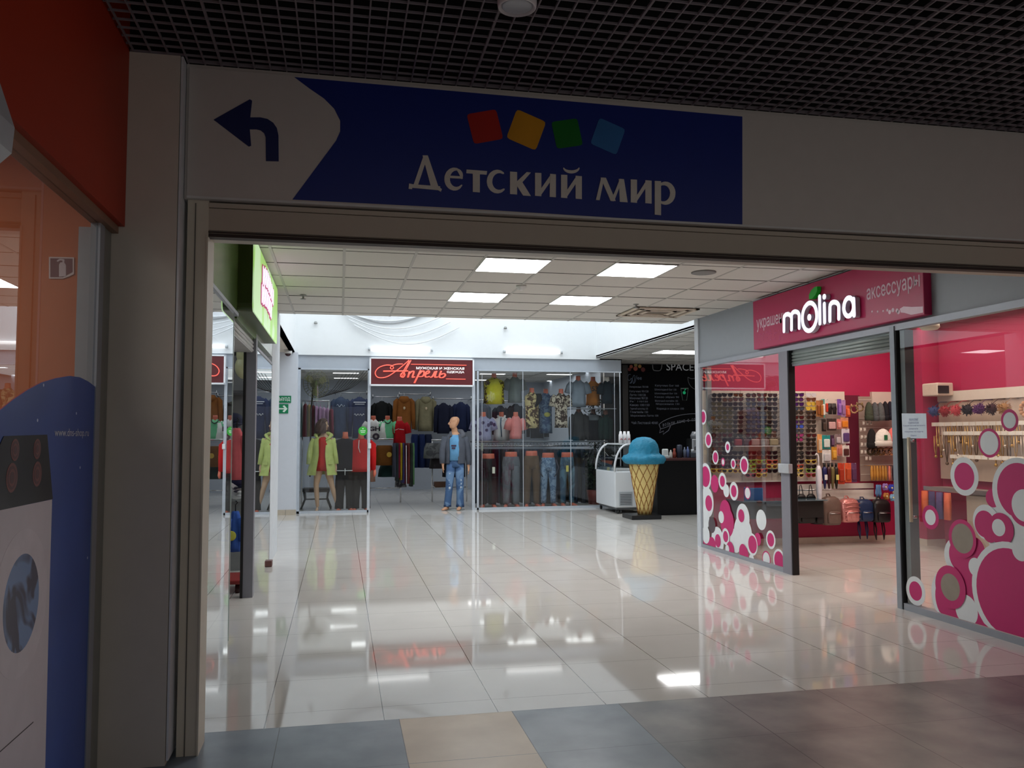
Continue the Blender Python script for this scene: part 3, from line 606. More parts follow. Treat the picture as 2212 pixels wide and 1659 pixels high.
# neon sign
t = thing('neon_shop_sign', 'dark red framed box sign with coral script letters, clothes shop', 'sign')
YS = 16.45; PA = Plane('y', YS, 0)
c0 = PA.px(798, 833); c1 = PA.px(1024, 775)
part('sign_box', MB().box(c0.x+.03, c1.x-.03, YS, yb, c0.z+.03, c1.z-.03), mat((88, 20, 26), 0.4, emit=0.15, var=0.02), t)
b = MB(); f = .028
for (x0, x1, z0, z1) in ((c0.x, c1.x, c0.z, c0.z+f), (c0.x, c1.x, c1.z-f, c1.z), (c0.x, c0.x+f, c0.z, c1.z), (c1.x-f, c1.x, c0.z, c1.z)): b.box(x0, x1, YS-.01, yb, z0, z1)
part('sign_frame', b, mat((232, 236, 240), 0.4, emit=0.12), t)
def ap(x, y): return PA.px(780+x/4.364, 740+y/4.364)
def smooth(P_, n=4):
    out = []
    for i in range(len(P_)-1):
        p0, p1, p2, p3 = P_[max(i-1, 0)], P_[i], P_[i+1], P_[min(i+2, len(P_)-1)]
        for k in range(n):
            u = k/n; out.append(tuple(.5*((2*p1[j])+(-p0[j]+p2[j])*u+(2*p0[j]-5*p1[j]+4*p2[j]-p3[j])*u*u+(-p0[j]+3*p1[j]-3*p2[j]+p3[j])*u**3) for j in (0, 1)))
    return out+[P_[-1]]
b = MB(); U1 = .0022
def neon(P_, w=9, sm=True):
    Q = smooth(P_) if sm else P_
    b.tube([ap(*p)+Vector((0, -.02, 0)) for p in Q], w*U1/2*1.15, 6)
neon([(392, 203), (335, 205), (290, 220), (275, 240), (290, 252), (305, 238), (285, 217), (230, 214), (165, 238), (133, 282), (148, 322), (190, 333), (255, 318), (330, 268), (400, 212), (452, 166)], 8)
neon([(470, 167), (385, 325)], 9, False); neon([(455, 172), (368, 322)], 9, False); neon([(208, 271), (442, 268)], 11, False)
neon([(372, 300), (392, 286), (412, 300), (400, 326), (376, 322), (372, 300)], 10)
for dx in (0, 9):
    neon([(452+dx, 272), (436+dx, 330)], 7, False); neon([(448+dx, 296), (475+dx, 272), (492+dx, 276), (478+dx, 328), (500+dx, 322)], 7)
    neon([(556+dx, 262), (497+dx, 382)], 7, False); neon([(540+dx, 300), (575+dx, 268), (590+dx, 285), (575+dx, 318), (540+dx, 322)], 7)
    neon([(598+dx, 302), (636+dx, 284), (628+dx, 266), (602+dx, 290), (604+dx, 326), (640+dx, 320)], 7)
    neon([(648+dx, 330), (668+dx, 318), (692+dx, 272)], 7); neon([(706+dx, 268), (690+dx, 325), (716+dx, 324)], 7)
    neon([(750+dx, 268), (732+dx, 322), (760+dx, 332), (788+dx, 310), (775+dx, 292), (745+dx, 304)], 7)
neon([(470, 205), (992, 215)], 6, False); neon([(800, 343), (983, 346)], 6, False)
part('neon_script', b, mat((255, 104, 88), 0.4, emit=0.75, var=0.0), t, 'glowing coral script name and lines')
b = MB()
def at_(s_, x0, y0_, x1, y1_, mb=b):
    O = ap(x0, y1_); mb.text(s_, O, Vector((ap(x1, y1_).x-O.x, 0, 0)), Vector((0, 0, ap(x0, y0_).z-O.z)), PA.n, .006, bold=.015)
at_('МУЖСКАЯ И ЖЕНСКАЯ', 520, 228, 972, 252); at_('ОДЕЖДА', 808, 267, 972, 290)
part('white_lettering', b, mat((240, 240, 240), 0.4, emit=0.9), t)
# tubes on the upper wall, cloth, detectors
def tube_lamp(px0, px1, py, label):
    a, c = ony(px0, py, 16.50), ony(px1, py+3, 16.50); L_ = c.x-a.x
    t = thing('wall_tube_light', label, 'tube light', (a.x, 16.50, (a.z+c.z)/2), group='tube lights on the upper back wall')
    part('tube_cover', MB().tube([(.05, 0, 0), (L_-.05, 0, 0)], .028, 12), mat((255, 255, 255), 0.4, emit=1.8, var=0), t)
    part('end_cap', MB().tube([(0, 0, 0), (.05, 0, 0)], .031, 12), mat((190, 196, 200), 0.4), t); part('end_cap', MB().tube([(L_-.05, 0, 0), (L_, 0, 0)], .031, 12), mat((190, 196, 200), 0.4), t)
tube_lamp(795, 935, 754, 'tube light on the white wall above the dark red sign'); tube_lamp(1087, 1215, 759, 'tube light on the white wall above the right shop window')
def fixture(name, label, cat, loc, rings, m, grp=None):
    b = MB(); b.loft([[(r*math.cos(2*PI*k/20), r*math.sin(2*PI*k/20), z) for k in range(20)] for r, z in rings]); return single(name, b, m, label, cat, loc, group=grp)
GR = mat((150, 152, 150), 0.4, 0.2)
p = onz(655, 637, ZC); fixture('sprinkler', 'small sprinkler head in ceiling near the green sign', 'sprinkler', p, [(.035, 0), (.035, -.006), (.012, -.01), (.01, -.04), (.03, -.045), (.03, -.05)], GR)
p = onz(1374, 657, ZC); fixture('sprinkler', 'small sprinkler head in ceiling right of the farther light panels', 'sprinkler', p, [(.035, 0), (.035, -.006), (.012, -.01), (.01, -.04), (.03, -.045), (.03, -.05)], GR)
p = onz(1126, 617, ZC); fixture('smoke_detector', 'round white smoke detector between the ceiling light panels', 'detector', p, [(.055, 0), (.055, -.02), (.03, -.03), (.028, -.045), (.01, -.05)], WHITE)
p = onz(1520, 588, ZC); fixture('ceiling_speaker', 'round grey speaker grille in the ceiling right of the light panels', 'speaker', p, [(.12, .002), (.12, -.008), (.105, -.012), (.01, -.012)], mat((126, 124, 122), 0.6))
p = ony(682, 698, 16.53); fixture('wall_detector', 'tiny round detector on the white upper wall, left of the cloth', 'detector', (p.x, 16.50, p.z), [(.03, -.02), (.035, 0), (.02, .03)], GR)
p = ony(1091, 709, 16.53); fixture('wall_detector', 'tiny round detector on the white upper wall above the right tube', 'detector', (p.x, 16.50, p.z), [(.03, -.02), (.035, 0), (.02, .03)], GR)
t = thing('ceiling_vent', 'square air conditioner vent in the ceiling near the magenta sign', 'air conditioner', (3.97, 10.03, ZC-.004), group=None)
b = MB()
for s1 in (.42, .32, .2): 
    b.box(-s1, s1, -s1*.9, -s1*.9+.05, -.015, 0); b.box(-s1, s1, s1*.9-.05, s1*.9, -.015, 0); b.box(-s1, -s1+.05, -s1*.9, s1*.9, -.015, 0); b.box(s1-.05, s1, -s1*.9, s1*.9, -.015, 0)
part('grille', b, mat((214, 200, 182), 0.5), t); part('recess', MB().box(-.42, .42, -.38, .38, -.003, .0), mat((120, 108, 96), 0.7), t)
t = thing('security_camera', 'dark dome security camera under the passage ceiling', 'camera', ony(622, 764, 15.9))
part('base', MB().ell([(0, 0, .05, .075, .075), (0, 0, .0, .07, .07)]), WHITE, t); part('dome', MB().ball((0, 0, 0), (.055, .055, .05)), mat((60, 26, 34), 0.15), t)
b = MB()   # sagging white cloth
for k in range(5):
    P_ = []
    for i in range(17): u = i/16; P_.append(Vector((-.15+.1*k+u*(1.75+.08*k), 16.48-.004*k, 4.05-.10*k-(.16+.05*k)*math.sin(PI*u))))
    b.tube(P_, .012, 6)
n = 17; vs = []; fs = []
for j in range(6):
    for i in range(n): u = i/(n-1); vs.append((-.15+u*2.1, 16.50-.01*(j % 2), 4.10+.08*j-(.40-.04*j)*math.sin(PI*u)))
for j in range(5):
    for i in range(n-1): fs.append((j*n+i, j*n+i+1, (j+1)*n+i+1, (j+1)*n+i))
b.add(vs, fs, 0, True)
single('draped_cloth', b, mat((222, 226, 230), 0.8), 'thin white cloth sagging across the upper back wall', 'cloth')
# exit signs
def exit_sign(px0, px1, py0, py1, label, kind):
    P = Plane('y', 16.34, 0); a = P.px(px0, py1); c = P.px(px1, py0)
    t = thing('exit_sign', label, 'sign'); part('sign_plate', MB().box(a.x, c.x, 16.335, 16.35, a.z, c.z), mat((10, 128, 84), 0.4, var=.02), t)
    W_, H_ = c.x-a.x, c.z-a.z; N = Vector((0, -1, 0)); wm_ = mat((224, 240, 232), 0.5)
    if kind == 't': part('lettering', MB().text('ВЫХОД', Vector((a.x+W_*.07, 16.334, a.z+H_*.2)), Vector((W_*.86, 0, 0)), Vector((0, 0, H_*.6)), N, .002, bold=.02), wm_, t)
    else:
        P2 = Plane('y', 16.334, 0); q = lambda u, v: Vector((a.x+W_*u, 16.334, a.z+H_*v))
        b = MB().prism([q(.1, .43), q(.62, .43), q(.45, .2), q(.62, .12), q(.92, .5), q(.62, .88), q(.45, .8), q(.62, .57), q(.1, .57)], P2, 0, .002); part('arrow', b, wm_, t)
exit_sign(596, 629, 855, 870, 'green exit sign with white Cyrillic word on the white pillar', 't'); exit_sign(600, 623, 873, 893, 'green sign with white right arrow below the exit word', 'a')
# ---------------------------------------------------------------- clothes
def fab(c, **k): return mat(tuple(c), 0.85, **{**dict(var=0.12, scale=9, spec=0.2), **k})
def top_mb(w_, h, d=.2, slv='short', ph=0.0, neck=.07, arms=.34, mb=None, fold=.035, flare=1.0, splay=.10):
    """garment with its shoulder line at z=0 and hem at -h, total shoulder width w_"""
    b = mb or MB(); hw = w_/2
    b.ell([(0, 0, .015, neck*.8, .045), (0, 0, -.01, neck, .055), (0, 0, -.035, hw*.62, d*.36), (0, 0, -.075, hw*.88, d*.45), (0, 0, -.16, hw*.90, d*.5), (0, 0, -h*.5, hw*.84*flare, d*.48), (0, 0, -h*.8, hw*.86*flare, d*.5), (0, 0, -h, hw*.9*flare, d*.52)], n=22, fold=fold, nf=6, ph=ph)
    for s_ in (-1, 1):
        if slv == 'short': b.tube([(s_*hw*.72, 0, -.05), (s_*hw*.98, 0, -.12), (s_*hw*(1.1+splay), .01, -.27)], [(.06, .07), (.075, .08), (.082, .085)], 10)
        elif slv == 'long': b.tube([(s_*hw*.70, 0, -.06), (s_*hw*.98, 0, -.13), (s_*hw*(1.06+splay*.6), .01, -h*.55), (s_*hw*(1.08+splay), -.01, -h*.96)], [.055, .075, .062, .048], 10)
    return b
def hung(px0, px1, pyt, pyb, y, col, label, kind='jacket', slv='long', pat=None, extra=None, grp='jackets hanging on the shop back wall', ph=0, rz=0):
    a, c = ony(px0, pyt, y), ony(px1, pyb, y); w_ = (c.x-a.x)/1.22; h = a.z-c.z
    t = thing('hanging_'+kind, label, kind, ((a.x+c.x)/2, y, a.z-.02), rz, group=grp)
    part('fabric', top_mb(w_, h, .22, slv, ph, fold=.05), fab(col, pat=pat, bump=.3), t)
    hb = MB().tube([(0, 0, -.01), (0, 0, .05), (.025, 0, .08), (0, 0, .11), (-.02, 0, .09)], .006, 6); part('hanger', hb, CHROME, t)
    return t, w_, h
BJ = 22.6
def rail(name, label, px0, px1, py, y, drop=None, cat='clothes rail', legs=0):
    a, c = ony(px0, py, y), ony(px1, py, y); L_ = c.x-a.x
    t = thing(name, label, cat, (a.x, y, 0 if legs else a.z), group=None); z = a.z if legs else 0
    part('bar', MB().tube([(0, 0, z), (L_, 0, z)], .018, 8), CHROME, t)
    if legs:
        for x in (0.02, L_-.02): part('leg', MB().tube([(x, 0, z), (x, 0, 0)], .016, 8), CHROME, t)
        part('foot_bar', MB().tube([(0, 0, .32), (L_, 0, .32)], .012, 8), CHROME, t)
    else:
        for x in (0.03, L_-.03): part('bracket', MB().tube([(x, 0, .07), (x, 0, -.03), (x, 23.18-y, -.03)], .014, 6), CHROME, t)
    return t
rail('wall_rail', 'chrome wall rail holding two blue denim jackets', 722, 795, 848, BJ); rail('wall_rail', 'chrome wall rail over the black jacket', 803, 862, 857, BJ)
rail('wall_rail', 'higher chrome wall rail over the brown and khaki jackets', 860, 932, 851, BJ); rail('wall_rail', 'chrome wall rail over two navy jackets', 933, 1020, 861, BJ)
rail('wall_rail', 'chrome wall rail over the grey jacket beside the right window', 1022, 1062, 864, BJ)
for i, (x0, x1, a_, b_, c_, lb) in enumerate([(716, 755, 857, 945, (60, 76, 104), 'dark denim jacket with white print, left of two behind the left window'), (756, 797, 857, 945, (46, 58, 92), 'blue denim shirt with white lettering beside the entrance post'),
        (803, 846, 866, 925, (22, 24, 24), 'black jacket hanging behind the white printed shirt'), (851, 894, 856, 928, (128, 78, 34), 'rust brown hooded jacket on the shop back wall'), (898, 941, 857, 930, (128, 122, 96), 'khaki hooded jacket on the shop back wall'),
        (940, 976, 870, 935, (26, 30, 50), 'dark navy jacket right of the khaki one'), (978, 1013, 868, 932, (30, 38, 68), 'navy blue jacket behind the male mannequin head'), (1022, 1058, 870, 935, (84, 92, 104), 'grey jacket behind the purple patterned shirt')]):
    t, w_, h = hung(x0, x1, a_, b_, BJ-.1*(i % 2), c_, lb, ph=i)
    if i in (3, 4):
        part('hood', MB().ell([(0, -.03, .02, .10, .08), (0, -.07, -.05, .15, .10), (0, -.09, -.12, .11, .07), (0, -.08, -.17, .03, .03)], n=14, fold=.06), fab(tuple(int(v*1.05) for v in c_)), t)
        part('button', MB().ball((0, -.14, -.3), (.03, .012, .04)), mat((190, 170, 140), .4), t)
    if i == 1:
        b = MB(); b.text('GRUNGE', Vector((-.13, -.12, -.14)), Vector((.26, 0, 0)), Vector((0, 0, .05)), Vector((0, -1, 0)), .0); 
        b = MB().stroke([Vector((-.15, -.125, -.13)), Vector((.15, -.125, -.13))], .022, Plane('y', -.125, 0), 0, .004).stroke([Vector((-.12, -.125, -.18)), Vector((.12, -.125, -.18))], .014, Plane('y', -.125, 0), 0, .004)
        b.tube([(-.14+.02*k, -.13, -.46+.03*math.sin(k*1.7)) for k in range(14)], .008, 5); part('print', b, mat((225, 228, 235), .6), t, 'white lettering print')
    if i == 0: part('print', MB().tube([(-.10+.02*k, -.13, -.22+.035*math.sin(k*1.3)) for k in range(11)], .008, 5), mat((200, 208, 220), .6), t, 'white swirl print')
for i, (x0, x1, a_, b_, lb) in enumerate([(1066, 1096, 876, 940, 'dark jacket on back wall behind the white shirt, leftmost of four'), (1098, 1130, 872, 938, 'dark jacket on back wall behind the pink polo'), (1140, 1180, 880, 945, 'dark jacket on back wall behind the swirl tunics, left'), (1186, 1228, 880, 945, 'dark jacket on back wall behind the leaf tunic, right')]):
    hung(x0, x1, a_, b_, BJ, [(36, 42, 52), (28, 32, 40), (44, 40, 42), (30, 34, 44)][i], lb, ph=i)
rail('wall_rail', 'chrome wall rail behind the upper right window torsos', 1062, 1232, 866, BJ)
# shop interior lamps
for i, (px, py, lb) in enumerate([(748, 807, 'upper strip light seen through the left window'), (748, 818, 'lower strip light seen through the left window'), (1064, 809, 'strip light above the yellow top'), (1036, 822, 'strip light beside the dark red sign, right window'), (1208, 810, 'upper strip light in the middle of the right window'), (1206, 824, 'lower strip light in the middle of the right window'), (1288, 804, 'strip light near the right end of the shop window'), (600, 700, None)]):
    if not lb: continue
    p = onz(px, py, 2.97)
    panel_light(p.x, p.y, 2.985, lb+', inside the clothes shop', 4.0, sx=.62, sy=.22, grp='strip lights inside the clothes shop')
for (x, y) in ((3.9, 17.9), (5.2, 17.9), (.6, 18.5)): panel_light(x, y, 2.985, {3.9: 'nearer strip light above the middle of the right window', 5.2: 'strip light above the right end of the window', .6: 'strip light just inside the entrance'}[x]+', hidden behind the fascia', 4.0, sx=.62, sy=.3, grp='hidden strip lights behind the fascia')
p = onz(1470, 763, 3.06); panel_light(6.35, 14.9, 3.07, 'flat ceiling light panel above the coffee counter', 11.0, sx=.9, sy=.6)
panel_light(-2.6, 13.8, 3.078, 'unseen light panel added to brighten the side passage left of the hall', 5.0, grp=None)  # out of view; lamp added because the passage ceiling stayed dark
# hanging row of shirts on a sloping rail behind the left window
t = rail('floor_rack', 'dark slanted clothes rail with shirts behind the left window', 652, 712, 866, 19.0, legs=1)
for i, (px, c_, lb, w_) in enumerate([(649, (110, 140, 145), 'teal grey shirt at left end of the slanted rail', 14), (660, (120, 36, 52), 'maroon shirt next to the teal one', 8), (668, (150, 130, 50), 'mustard yellow shirt on the slanted rail', 10), (677, (96, 28, 44), 'wine red shirt right of the mustard one', 8),
        (684, (200, 160, 200), 'pale pink shirt, first of the pink row', 10), (692, (196, 156, 198), 'pale pink shirt, second of the pink row', 10), (700, (204, 166, 206), 'pale pink shirt, third of the pink row', 10), (708, (192, 152, 190), 'pale pink shirt, last of the pink row', 11), (716, (110, 30, 60), 'dark crimson shirt hanging after the pink row', 9)]):
    a = ony(px, 868+i*1.5, 19.0)
    o = single('hanging_shirt', MB().ell([(0, 0, 0, .02, .06), (0, 0, -.04, .04, .2), (0, 0, -.4, .05, .23), (0, 0, -.75+.02*i, .06, .22)], n=14, fold=.12, nf=4, ph=i).tube([(0, 0, 0), (0, 0, .07)], .006, 5), fab(c_), lb, 'shirt', (a.x, 19.0, a.z-.03), group='shirts on the slanted rail')
# ---------------------------------------------------------------- mannequin pieces
def legs_mb(h, sp=.10, r0=.105, r1=.06, foot=True, knee=.02, b=None):
    b = b or MB()
    for s_ in (-1, 1): b.tube([(s_*sp*.75, 0, h), (s_*sp*.95, -knee, h*.75), (s_*sp, -knee, h*.5), (s_*sp*1.02, 0, h*.2), (s_*sp*1.02, .01, .02)], [r0, r0*.92, r0*.68, r1*1.15, r1], 12)
    return b
def feet_mb(sp=.10, dy=0, turn=0.0, b=None):
    b = b or MB()
    for s_ in (-1, 1):
        b.tube([(s_*sp*1.02, .05, .035), (s_*(sp+.012), -.03, .04), (s_*(sp+.03+turn), -.13, .026), (s_*(sp+.035+turn), -.17, .018)], [(.032, .035), (.036, .038), (.04, .022), (.03, .014)], 10)
        b.tube([(s_*sp*1.02, .02, .03), (s_*sp*1.02, .01, .12)], .034, 10)
        for k in range(5): b.tube([(s_*(sp+.005+turn+.014*k), -.16, .014), (s_*(sp+.005+turn+.014*k), -.195+.006*k, .012)], .008, 6)
    return b
def trousers(b, h, rise=.24, hipw=.17, hipd=.115, sp=.10, ank=.062, knee=.078, thigh=.098, wr=0.03, ph=0, hem=.07):
    """from waist at z=h down to the ankle at z=hem"""
    cr = h-rise
    b.ell([(0, 0, cr-.03, hipw*.98, hipd*.9), (0, 0, cr+.06, hipw, hipd), (0, 0, cr+.14, hipw*.95, hipd*.95), (0, 0, h, hipw*.84, hipd*.92)], n=20)
    for s_ in (-1, 1):
        zz = [(cr+.05, sp*.72, thigh*1.02), (cr-.05, sp*.85, thigh), (cr*.75, sp*.95, thigh*.9), (cr*.55+hem*.3, sp, knee), (cr*.3+hem, sp*1.02, (knee+ank)/2), (hem+.06, sp*1.04, ank*1.05), (hem, sp*1.05, ank*1.08)]
        b.ell([(s_*x, -.01*(i == 3), z, r, r*1.08) for i, (z, x, r) in enumerate(zz)], n=16, fold=wr, nf=3, ph=ph+s_)
    return b
def half_mannequin(px, pyt, y, col, label, mats_extra=None, pat=None, hem=.08, loose=1.0):
    a = ony(px, pyt, y); H = a.z
    t = thing('leg_mannequin', label, 'mannequin', (a.x, y, 0), random.uniform(-.15, .15), group='leg mannequins in the right window')
    part('waist', MB().ell([(0, 0, H-.20, .12, .08), (0, 0, H-.10, .128, .092), (0, 0, H-.04, .125, .095), (0, 0, H, .12, .09)], n=20), SKIN, t, 'coral coloured bare waist')
    b = MB(); trousers(b, H-.10, hipw=.165*loose, thigh=.09*loose, knee=.072*loose, ank=.055*loose, sp=.095, hem=hem, wr=.04); part('trousers', b, fab(col, pat=pat, bump=.4), t)
    part('foot', feet_one(-1), SKIN, t); part('foot', feet_one(1), SKIN, t)
    part('stand', MB().box(-.16, .16, -.16, .16, 0, .012, 0, .004), CHROME, t)
    return t, H
def feet_one(s_, sp=.10):
    b = MB(); b.tube([(s_*sp, .05, .035), (s_*(sp+.012), -.03, .04), (s_*(sp+.03), -.13, .03), (s_*(sp+.035), -.18, .022)], [(.032, .035), (.036, .038), (.04, .022), (.03, .014)], 10); b.tube([(s_*sp, .02, .03), (s_*sp, .01, .14)], .034, 10); return b
YW = 17.0
tag_m = mat((235, 235, 215), .6)
lm = [(1055, 980, (26, 28, 32), 'leg mannequin in black jeans, leftmost of the five in right window', None, 1.0), (1104, 976, (92, 96, 102), 'leg mannequin in grey jogger trousers', None, 1.15), (1148, 974, (92, 70, 48), 'leg mannequin in brown trousers, middle of the five', None, 1.05),
      (1184, 978, (84, 108, 136), 'leg mannequin in pale blue ripped jeans', ('blot', (128, 150, 174), 11.0), 1.0), (1225, 977, (56, 84, 106), 'leg mannequin in blue jeans with yellow tag, rightmost', ('blot', (84, 118, 138), 3.0), .95)]
for px, py, c_, lb, pt, lo in lm:
    t, H = half_mannequin(px, py, YW, c_, lb, pat=pt, loose=lo)
    if px in (1055, 1225):
        s_ = .1 if px == 1055 else -.05; part('price_tag', MB().box(s_-.025, s_+.03, -.135, -.13, H-.40, H-.27), tag_m if px == 1055 else mat((214, 206, 110), .6), t, 'hanging price tag')
    if px == 1184: 
        for s_ in (-1, 1): part('cord', MB().tube([(s_*.15, -.05, H-.14), (s_*.21, -.08, H-.3), (s_*.17, -.07, H-.42), (s_*.12, -.08, H-.5)], .012, 6), mat((50, 50, 66), .7), t)
# headless upper torsos in the right window
def bust(px0, px1, pyt, pyb, y, col, label, slv='short', pat=None, extra=None, neck=True, grp='torso mannequins in the right window', neckcol=None, flare=1.0):
    a, c = ony(px0, pyt, y), ony(px1, pyb, y); w_ = (c.x-a.x)/(1.14 if slv else 1.0); h = a.z-c.z-.10
    t = thing('torso_mannequin', label, 'mannequin', ((a.x+c.x)/2, y, a.z-.10), random.uniform(-.12, .12), group=grp)
    nm = mat(neckcol, .5) if neckcol else SKIN
    part('neck', MB().ell([(0, 0, -.06, .075, .06), (0, 0, 0, .055, .052), (0, .0, .06, .05, .05), (0, .0, .10, .048, .05)], n=14), nm, t)
    part('garment', top_mb(w_, h, .22, slv, px0, neck=.075, fold=.04, flare=flare), fab(col, pat=pat, bump=.3), t)
    if slv == 'short':
        pass
    return t, w_, h
z1 = [(1042, 1092, 806, 872, (178, 172, 58), 'torso mannequin in yellow top with dark patterned sides, top shelf', None, ('blot', (56, 44, 34), 16.0), None),
      (1093, 1131, 805, 870, (120, 128, 128), 'torso mannequin in grey short-sleeved shirt, top shelf', 'short', None, None),
      (1228, 1270, 812, 880, (128, 138, 150), 'torso mannequin in pale grey T-shirt, top shelf', 'short', None, None),
      (1262, 1300, 814, 876, (196, 122, 48), 'torso mannequin in orange T-shirt with dark number, top shelf', 'short', None, None),
      (1297, 1326, 814, 872, (18, 36, 46), 'torso mannequin in dark teal T-shirt, right end of top shelf', 'short', None, (225, 215, 205)),
      (1022, 1066, 890, 952, (70, 64, 96), 'torso mannequin in purple shirt with white flower print', 'short', ('cell', (150, 150, 180), 9.0), None),
      (1061, 1105, 890, 952, (214, 212, 212), 'torso mannequin in white button shirt with blue cord', 'short', None, None),
      (1097, 1131, 890, 948, (214, 128, 124), 'torso mannequin in salmon pink polo shirt', 'short', None, None),
      (1132, 1166, 838, 925, (196, 178, 128), 'torso mannequin in brown and cream swirl tunic', None, ('blot', (70, 46, 26), 10.0), None),
      (1162, 1196, 840, 936, (56, 76, 110), 'torso mannequin in blue floral tunic, middle tunic', 'short', ('blot', (100, 122, 146), 12.0), None),
      (1194, 1230, 840, 924, (60, 44, 36), 'torso mannequin in brown and white leaf tunic', 'short', ('blot', (200, 188, 168), 14.0), None),
      (1234, 1266, 880, 952, (44, 44, 44), 'torso mannequin in charcoal jacket, lower row', 'long', None, (120, 70, 55)),
      (1264, 1299, 884, 952, (20, 24, 32), 'torso mannequin in black pullover with grey shoulders', 'long', None, (120, 70, 55)),
      (1298, 1318, 886, 950, (12, 40, 36), 'dark green jacket torso behind the right window end', 'long', None, (120, 70, 55))]
for (x0, x1, y0_, y1_, c_, lb, sl, pt, nc) in z1:
    t, w_, h = bust(x0, x1, y0_, y1_, YW+(.25 if x0 in (1093, 1262, 1061, 1162, 1264) else 0), c_, lb, sl, pt, neckcol=nc)
    if x0 == 1042: part('yellow_panel', MB().ell([(0, -.02, -.04, .09, .1), (0, -.03, -.2, w_*.36, .115), (0, -.03, -h*.7, w_*.34, .12), (0, -.02, -h*1.02, w_*.36, .12)], n=16), fab((196, 190, 60)), t)
    if x0 == 1262: part('number_print', MB().text('53', Vector((-.08, -.135, -.22)), Vector((.15, 0, 0)), Vector((0, 0, .11)), Vector((0, -1, 0)), 0, bold=.03), mat((40, 24, 20), .6), t)
    if x0 == 1061:
        part('cord', MB().tube([(-.03, -.09, -.02), (-.05, -.13, -.15), (-.03, -.14, -.42)], .011, 6), mat((40, 80, 110), .6), t); part('collar', MB().tube([(-.08, 0, .02), (-.03, -.08, -.05), (0, -.1, -.08), (.03, -.08, -.05), (.08, 0, .02)], .022, 8), fab((226, 226, 226)), t)
        part('shirt_tail', MB().ell([(0, 0, -h-.07, .04, .05), (0, 0, -h, .14, .1)], n=12), fab((210, 210, 212)), t)
    if x0 == 1132: part('black_sleeve', MB().ell([(.13, -.02, -.02, .07, .09), (.13, -.03, -.15, .085, .1), (.06, -.03, -.30, .03, .09)], n=12), fab((20, 16, 18)), t)
    if x0 == 1264: part('grey_yoke', MB().ell([(0, 0, -.02, .12, .1), (0, 0, -.06, w_*.44, .115), (0, 0, -.14, w_*.47, .125)], n=16), fab((130, 138, 146)), t)
    if x0 == 1162: part('belt_buckle', MB().ball((0, -.12, -.45), (.07, .02, .05)), mat((170, 168, 80), .5), t)
t = thing('glass_shelf', 'glass shelf line carrying the upper torso mannequins, right end', 'shelf'); a, c = ony(1232, 881, YW), ony(1325, 881, YW)
part('board', MB().box(a.x, c.x, YW-.2, YW+.25, a.z-.03, a.z-.015), mat((90, 110, 118), .2), t); part('edge', MB().box(a.x, c.x, YW-.205, YW-.2, a.z-.03, a.z-.012), CHROME, t)
t = thing('display_rail', 'dark display shelf with chrome edge across the right window', 'shelf'); a, c = ony(1020, 953, YW+.1), ony(1306, 953, YW+.1)
part('board', MB().box(a.x, c.x, YW-.1, YW+.35, a.z-.03, a.z), mat((40, 44, 54), .3), t); part('chrome_edge', MB().box(a.x, c.x, YW-.11, YW-.1, a.z-.012, a.z), CHROME, t)
b = MB()
x = a.x+.05
while x < c.x-.05: b.tube([(x, YW+.3, a.z-.12), (x+.03, YW+.28, a.z-.05), (x+.05, YW+.3, a.z-.10)], .007, 5); x += .075
part('hook_row', b, CHROME, t)
# dense row of jeans behind
NUMS = ORD+['twenty-'+o for o in ORD[:9]]+['thirtieth', 'thirty-first', 'thirty-second', 'thirty-third', 'thirty-fourth']
for k in range(34):
    px = 1026+k*8.3
    a = ony(px, 968, 17.9)
    if a.x > 5.6: break
    cc = [(26, 34, 54), (34, 48, 74), (18, 22, 34), (44, 62, 88), (22, 26, 30)][k % 5]
    single('hanging_jeans', MB().ell([(0, 0, 0, .034, .14), (0, 0, -.3, .036, .17), (0, 0, -.75, .034, .16), (0, 0, -1.16-.05*(k % 3), .034, .15)], n=12, fold=.14, nf=3, ph=k), fab(cc), 'dark folded jeans, %s from left in the dense row behind the right window' % NUMS[k], 'jeans', (a.x, 17.9, a.z-.02), group='jeans in the dense row behind the window')
rail('floor_rack', 'long chrome floor rack carrying the dense row of jeans', 1022, 1306, 964, 17.9, legs=1)
# plant at the right end
t = thing('artificial_tree', 'dark green bushy artificial plant in red-brown pot behind shop window', 'plant', (5.42, 17.45, 0))
part('pot', MB().ell([(0, 0, 0, .13, .13), (0, 0, .3, .17, .17), (0, 0, .3, .15, .15)]), mat((110, 44, 34), .6), t)
b = MB()
for k in range(900):
    z = random.uniform(.35, 2.35); r = .24*math.sqrt(random.random())*(1-.25*abs(z-1.2)); a = random.random()*2*PI; L_ = .09
    p = Vector((r*math.cos(a), r*math.sin(a), z)); d1 = Vector((random.uniform(-1, 1), random.uniform(-1, 1), random.uniform(-.6, .6))).normalized(); d2 = d1.cross(Vector((0, 0, 1))).normalized()*.025
    b.add([p-d2*.2, p+d1*L_*.5-d2, p+d1*L_, p+d1*L_*.5+d2], [(0, 1, 2, 3)])
part('foliage', b, mat((16, 56, 24), .5, var=.2), t); part('stem', MB().tube([(0, 0, .3), (.02, 0, 1.2), (-.02, 0, 2.2)], .02, 8), mat((70, 50, 34), .7), t)
